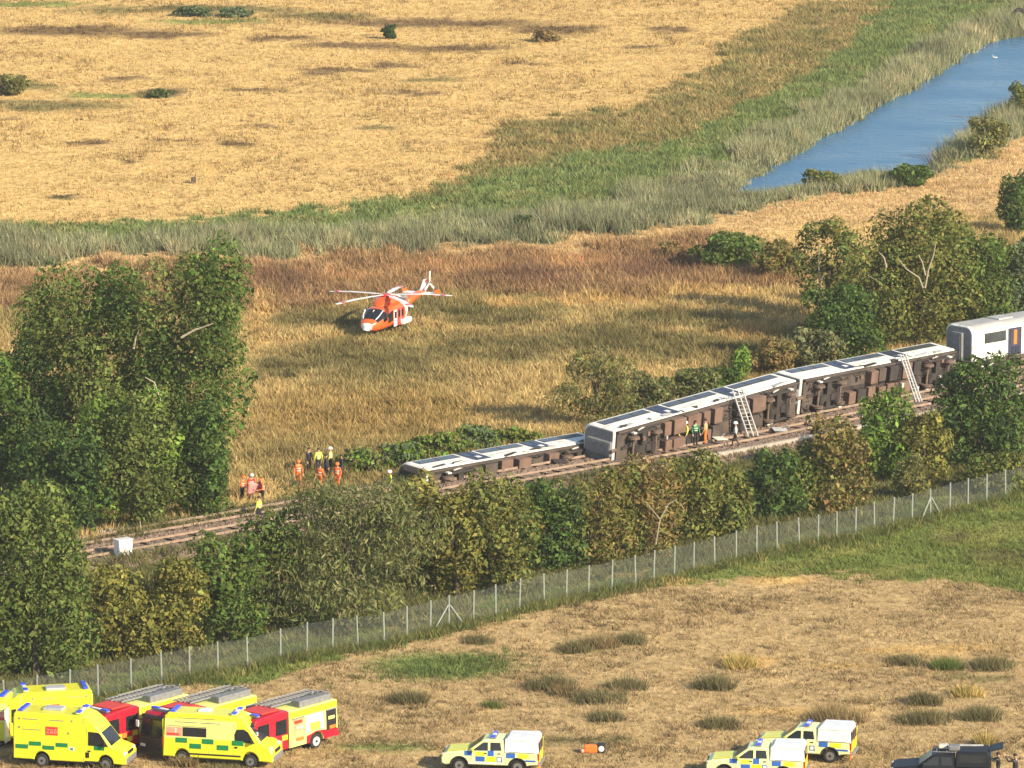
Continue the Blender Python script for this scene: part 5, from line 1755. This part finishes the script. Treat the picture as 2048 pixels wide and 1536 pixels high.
# tail
mb = MB()
mb.loft([hring(-3.6, .46, .50, 2.06), hring(-5.2, .34, .38, 2.25), hring(-7.0, .24, .28, 2.42), hring(-7.9, .2, .24, 2.5)])
mb.build('tail_boom', 'heli_orange', heli, smooth=True)
P = [(-7.1, 2.5), (-7.9, 2.3), (-8.3, 2.4), (-8.75, 3.3), (-8.8, 3.55), (-8.2, 3.55), (-7.7, 2.9)]
fin = MB().prism(P, -.1, .1).build('tail_fin', 'white', heli)
MB().prism([(-8.12, 3.25), (-8.66, 3.2), (-8.78, 3.53), (-8.23, 3.53)], -.115, .115).build('fin_tip', 'heli_red', fin)
MB().box((-7.4, 0, 2.42), (.9, 3.0, .08), ch=.03).build('tailplane', 'white', heli)
for s in (-1, 1):
    MB().box((-7.45, s * 1.5, 2.5), (1.0, .06, .55), ch=.02).build('tailplane_end', 'heli_orange', heli)
trh = MB().tube([(-8.46, .1, 3.2), (-8.46, .42, 3.2)], .12, 10).build('tail_rotor_hub', 'grey', heli)
for k in range(3):
    a = math.radians(95 + 120 * k)
    e1 = Vector((math.cos(a), 0, math.sin(a)))
    e2 = Vector((-math.sin(a), 0, math.cos(a)))
    c0 = Vector((-8.46, .38, 3.2))
    MB().slab([c0 + e1 * .1 - e2 * .07, c0 + e1 * 1.15 - e2 * .13, c0 + e1 * 1.15 + e2 * .13, c0 + e1 * .1 + e2 * .07], .04).build('tail_rotor_blade', 'white', trh)
# main rotor
mast = MB().tube([(0, 0, 3.0), (0, 0, 3.5)], [.2, .12], 10).build('rotor_mast', 'grey', heli)
MB().tube([(0, 0, 3.42), (0, 0, 3.62)], [.5, .3], 12).build('rotor_hub', 'heli_red', mast)
HEAD = math.radians(180 + 68)
# blade directions in the ground plane (degrees, world), as they stood
for k, az in enumerate((-138, -66, 6, 78, 150)):
    a = math.radians(az) - HEAD
    e1 = Vector((math.cos(a), math.sin(a), 0))
    e2 = Vector((-math.sin(a), math.cos(a), 0))
    c0 = Vector((0, 0, 3.52))
    mb = MB()
    R = 5.6
    secs = [(.35, .12, .0), (.9, .12, .02), (1.3, .27, .03), (3.5, .27, -.02), (R - .5, .27, -.16), (R - .12, .22, -.2), (R, .10, -.21)]
    rings = []
    for r_, w_, dz in secs:
        b_ = c0 + e1 * r_ + Vector((0, 0, dz))
        rings.append([b_ - e2 * w_, b_ + Vector((0, 0, .045)), b_ + e2 * w_, b_ - Vector((0, 0, .03))])
    mb.loft(rings)
    bl = mb.build('rotor_blade', 'white', mast)
    MB().slab([c0 + e1 * 4.6 - e2 * .275 + Vector((0, 0, -.06)), c0 + e1 * 5.0 - e2 * .275 + Vector((0, 0, -.08)), c0 + e1 * 5.0 + e2 * .275 + Vector((0, 0, -.08)), c0 + e1 * 4.6 + e2 * .275 + Vector((0, 0, -.06))], .03).build('blade_band', 'heli_red', bl)
# undercarriage
for x, y in ((3.2, 0), (-1.1, 1.25), (-1.1, -1.25)):
    MB().tube([(x, y * .8, .95), (x, y, .35)], .07, 8).build('gear_leg', 'lightgrey', heli)
    MB().tube([(x, y - .11, .27), (x, y - .06, .27), (x, y + .06, .27), (x, y + .11, .27)], [.2, .28, .28, .2], 14).build('gear_wheel', 'rubber', heli)
for s in (-1, 1):
    MB().box((-1.15, s * 1.26, .95), (1.9, .5, .5), ch=.15).build('sponson', 'white' if s > 0 else 'heli_orange', heli)
MB().tube([(4.32, 0, 1.05), (4.4, 0, .85)], .24, 12).build('search_camera', 'white', heli)
MB().box((3.9, 0, .92), (.6, .5, .3), ch=.1).build('nose_light', 'lens', heli)
q = G(773, 665)
heli.location = (q.x, q.y, H1(q.x, q.y) + .02)
heli.rotation_euler = (0, 0, HEAD)
heli.scale = (.94, .94, .84)

# ------------------------------------------------------------------ people
def person(u, vb, face, jacket, trousers, label, helmet=None, hair=True, pose='stand', z=None, group=None, bands=True, h=1.76, legsh=True):
    """face: yaw the person looks along (world degrees); pose sets arms and legs"""
    q = G(u, vb, 0 if z is None else z)
    zz_ = H1(q.x, q.y) if z is None else z
    root = empty('person', (q.x, q.y, zz_), math.radians(face), label, 'person', group)
    k = h / 1.76
    # joints, x forward, y left
    J = {'pelvis': (0, 0, .95), 'chest': (0, 0, 1.28), 'neck': (0, 0, 1.48), 'head': (.02, 0, 1.60), 'crown': (.02, 0, 1.72)}
    bend = 0.0
    hands = {1: (.12, .30, .82), -1: (.12, -.30, .82)}
    elbows = {1: (-.02, .29, 1.12), -1: (-.02, -.29, 1.12)}
    knees = {1: (.03, .11, .50), -1: (.03, -.11, .50)}
    feet = {1: (-.02, .12, .08), -1: (-.02, -.12, .08)}
    if pose == 'walk':
        knees[1], feet[1] = (.16, .1, .52), (.24, .1, .08)
        knees[-1], feet[-1] = (-.02, -.1, .5), (-.26, -.1, .12)
        hands[1], hands[-1] = (-.14, .28, .88), (.28, -.26, .92)
    elif pose == 'carry':
        hands[1], hands[-1] = (.42, .24, 1.02), (.42, -.24, 1.02)
        elbows[1], elbows[-1] = (.1, .3, 1.08), (.1, -.3, 1.08)
        bend = .1
    elif pose == 'bend':
        bend = .42
        hands[1], hands[-1] = (.72, .2, .8), (.72, -.2, .85)
        elbows[1], elbows[-1] = (.5, .26, 1.0), (.5, -.26, 1.0)
    elif pose == 'reach':
        hands[1], hands[-1] = (.5, .22, 1.62), (.5, -.2, 1.5)
        elbows[1], elbows[-1] = (.3, .28, 1.35), (.3, -.28, 1.3)
    def bnd(p, w):
        return (p[0] + bend * w, p[1], p[2] - bend * .25 * w)
    for nme, w in (('chest', .45), ('neck', .9), ('head', 1.15), ('crown', 1.35)):
        J[nme] = bnd(J[nme], w)
    verts, edges, rad, reg = [], [], [], []
    def addv(p, r, g):
        verts.append(Vector(p) * k)
        rad.append((r[0] * k, r[1] * k) if isinstance(r, tuple) else (r * k, r * k))
        reg.append(g)
        return len(verts) - 1
    pv = addv(J['pelvis'], (.16, .12), 'T')
    wv = addv(bnd((0, 0, 1.10), .2), (.155, .115), 'J')
    cv = addv(J['chest'], (.185, .13), 'J')
    nv_ = addv(J['neck'], .06, 'S')
    hv = addv(J['head'], (.085, .10), 'S')
    tv = addv(J['crown'], (.075, .085), 'S')
    edges += [(pv, wv), (wv, cv), (cv, nv_), (nv_, hv), (hv, tv)]
    for s in (1, -1):
        sh = addv(bnd((0, s * .19, 1.41), .8), .075, 'J')
        el = addv(elbows[s], .052, 'J')
        ha = addv(hands[s], .036, 'J')
        edges += [(cv, sh), (sh, el), (el, ha)]
        hp = addv((0, s * .10, .88), .095, 'T')
        kn = addv(knees[s], .068, 'T')
        ft = addv(feet[s], .05, 'T')
        to = addv((feet[s][0] + .17, feet[s][1], .04), .04, 'B')
        edges += [(pv, hp), (hp, kn), (kn, ft), (ft, to)]
    me = bpy.data.meshes.new('body')
    me.from_pydata(verts, edges, [])
    ob = bpy.data.objects.new('body_cage', me)
    COL.objects.link(ob)
    ob.modifiers.new('Skin', 'SKIN')
    for i, r_ in enumerate(rad):
        me.skin_vertices[0].data[i].radius = r_
    me.skin_vertices[0].data[0].use_root = True
    ss = ob.modifiers.new('Sub', 'SUBSURF')
    ss.levels = ss.render_levels = 1
    dg = bpy.context.evaluated_depsgraph_get()
    dg.update()
    bm_ = bpy.data.meshes.new_from_object(ob.evaluated_get(dg))
    bpy.data.objects.remove(ob)
    bm_.name = 'body'
    bm_.materials.clear()
    mats = [jacket, trousers, 'skin', 'black']
    for m_ in mats: bm_.materials.append(MAT[m_])
    vv = np.array([tuple(v) for v in verts])
    gi = {'J': 0, 'T': 1, 'S': 2, 'B': 3}
    # nearest joint segment decides the cloth
    for f in bm_.polygons:
        c = np.array(f.center)
        best, bd = 0, 9
        for (a, b) in edges:
            A, B = vv[a], vv[b]
            t = np.clip(np.dot(c - A, B - A) / max(1e-6, np.dot(B - A, B - A)), 0, 1)
            d_ = np.linalg.norm(c - A - t * (B - A)) - .5 * (rad[a][0] * (1 - t) + rad[b][0] * t)
            if d_ < bd:
                bd = d_
                best = gi[reg[b] if t > .35 else reg[a]]
        f.material_index = best
        f.use_smooth = True
    bo = link(bpy.data.objects.new('body', bm_), root)
    # hands: palm, four fingers and a thumb
    for s in (1, -1):
        H_, E_ = Vector(hands[s]) * k, Vector(elbows[s]) * k
        d_ = (H_ - E_).normalized()
        sd_ = Vector((0, 0, 1)).cross(d_)
        sd_ = sd_.normalized() if sd_.length > .1 else Vector((0, 1, 0))
        hm = MB()
        hm.tube([H_ - d_ * .01, H_ + d_ * .09], [.034, .04], 6)
        for j, (o_, l_) in enumerate(((-.028, .07), (-.01, .085), (.01, .08), (.028, .062))):
            b_ = H_ + d_ * .085 + sd_ * o_
            m2 = b_ + d_ * l_ * .55
            hm.tube([b_, m2, m2 + d_ * l_ * .35 + Vector((0, 0, -.02))], [.011, .010, .008], 5)
        b_ = H_ + d_ * .03 + sd_ * .035 * s
        hm.tube([b_, b_ + sd_ * .03 * s + d_ * .03, b_ + sd_ * .035 * s + d_ * .065], [.013, .012, .009], 5)
        hm.build('hand', 'skin', root)
    # head gear, face
    hc = Vector(J['head']) * k + Vector((.0, 0, .045))
    if helmet:
        mb = MB()
        mb.loft([[hc + Vector((math.cos(a) * r_ * 1.12, math.sin(a) * r_, z_)) for a in np.linspace(0, 2 * math.pi, 15)[:-1]] for r_, z_ in ((.165, .005), (.15, .02), (.145, .08), (.115, .135), (.05, .165))])
        mb.build('helmet', helmet, root, smooth=True)
    elif hair:
        mb = MB()
        mb.loft([[hc + Vector((math.cos(a) * r_ * 1.1 - .015, math.sin(a) * r_, z_)) for a in np.linspace(0, 2 * math.pi, 13)[:-1]] for r_, z_ in ((.088, -.01), (.108, .03), (.104, .09), (.07, .125), (.02, .14))])
        mb.build('hair', 'hair', root, smooth=True)
    fm = MB()
    fm.box(hc + Vector((.105, 0, -.035)), (.03, .025, .035), ch=.006)
    for s in (1, -1):
        fm.box(hc + Vector((.0, s * .092, -.03)), (.03, .014, .045), ch=.004)
    fm.build('nose_and_ears', 'skin', root)
    if bands:
        mb = MB()
        for z_, r_ in ((1.06, (.17, .135)), (1.22, (.195, .15))):
            cc = Vector((bend * (.3 if z_ > 1.1 else .15), 0, z_ - bend * .08)) * k
            mb.loft([[cc + Vector((math.cos(a) * r_[1] * k, math.sin(a) * r_[0] * k, dz)) for a in np.linspace(0, 2 * math.pi, 17)[:-1]] for dz in (-.025, .025)], True)
        mb.build('reflective_band', 'lens', root)
    return root

GR1, GR2 = 'crew carrying a casualty beside the track', 'crew standing below the meadow'
person(484, 1000, -30, 'hivis_orange', 'navy', 'person in an orange vest at the left of the crew holding the pink sheet', helmet='hivis_orange', pose='carry', group=GR1)
person(502, 996, -60, 'redpanel', 'navy', 'person in a red jacket and white helmet behind the pink sheet', helmet='helmet_white', pose='carry', group=GR1)
person(526, 1006, 200, 'hivis_orange', 'black', 'person in orange with black trousers right of the pink sheet', helmet='hivis_orange', pose='carry', group=GR1)
person(518, 1046, 150, 'lime', 'navy', 'person in a lime jacket standing lowest, just above the rails', hair=True, group=GR1)
# pink sheet held by the group
mb = MB()
cs = G(508, 975, 1.0)
for i in range(5):
    pass
rows = []
for j in range(5):
    rows.append([cs + Vector((-.48 + .24 * i, -.25 + .02 * j, .42 - .2 * j + .10 * math.sin(i * 1.7 + j) + .1 * i * .5 - .1)) + Vector((0, .05 * math.cos(i * 2.1 + j), 0)) for i in range(5)])
V = [p for r_ in rows for p in r_]
F = [(j * 5 + i, j * 5 + i + 1, (j + 1) * 5 + i + 1, (j + 1) * 5 + i) for j in range(4) for i in range(4)]
mb.add(V, F)
sh = mb.build('pink_sheet', 'pink', fixn=False, smooth=True)
sm = sh.modifiers.new('thickness', 'SOLIDIFY')
sm.thickness = .03
tag(sh, 'pink sheet held between the people in orange vests', 'sheet')
person(597, 967, -80, 'hivis_orange', 'hivis_orange', 'leftmost orange suited person of the group by the grey scrub', helmet='hivis_orange', group=GR2)
person(640, 976, 60, 'hivis_orange', 'hivis_orange', 'middle orange suited person of the group by the grey scrub', helmet=None, pose='walk', group=GR2)
person(675, 974, -120, 'hivis_orange', 'hivis_orange', 'rightmost orange suited person of the group by the grey scrub', helmet='hivis_orange', group=GR2)
person(618, 943, -40, 'black', 'black', 'person dressed in black beside the one in lime', group=GR2, bands=False)
person(637, 944, 120, 'lime', 'navy', 'person in a lime jacket seen from behind in the meadow group', group=GR2, bands=True)
person(661, 943, 170, 'yellow_pale', 'navy', 'person in a pale yellow jacket at the back of the meadow group', helmet='helmet_white', group=GR2)
person(652, 955, 10, 'navy', 'navy', 'person in navy just left of another in navy', group=GR2, bands=False)
person(683, 957, 190, 'navy', 'navy', 'person in navy nearest the grey scrub', group=GR2, bands=False)
person(780, 992, 200, 'lime', 'navy', 'person in a white helmet peering over the yellow green bush', helmet='helmet_white')
TZ = .6
GT = 'people walking on the near track'
person(1353, 893, 20, 'lime', 'navy', 'person in lime jacket and lime helmet on the track', helmet='lime', z=TZ, group=GT)
person(1372, 892, 200, 'lime', 'navy', 'person with a white helmet and lime jacket on the track', helmet='helmet_white', z=TZ, group=GT)
person(1391, 890, -60, 'green_mark', 'black', 'person in a green jacket on the track', z=TZ, group=GT, helmet=None)
person(1411, 887, 160, 'locker', 'orange', 'person in tan and orange right of the one in green', z=TZ, group=GT, bands=False)
person(1471, 893, 170, 'lightgrey', 'black', 'lone walker in a white helmet and grey jacket on the track', helmet='helmet_white', z=TZ, pose='walk', group=GT)
person(1996, 1567, 175, 'black', 'black', 'person in black reaching into the back of the black pickup', pose='reach', bands=False)
person(2030, 1570, 150, 'black', 'navy', 'person in black standing at the bottom right corner', pose='reach', bands=False)

# ------------------------------------------------------------------ thin evening air
hz = bpy.data.materials.new('thin_air')
hz.use_nodes = True
for n_ in list(hz.node_tree.nodes): hz.node_tree.nodes.remove(n_)
ho = hz.node_tree.nodes.new('ShaderNodeOutputMaterial')
hv = hz.node_tree.nodes.new('ShaderNodeVolumePrincipled')
hv.inputs['Color'].default_value = (.95, .93, .9, 1)
hv.inputs['Density'].default_value = .00011
hv.inputs['Anisotropy'].default_value = .2
hz.node_tree.links.new(hv.outputs[0], ho.inputs['Volume'])
hb = MB().box((0, 1450, 37.0), (4200, 3100, 80)).build('haze', hz)
tag(hb, 'thin warm evening haze over the whole landscape', 'haze', kind='stuff')
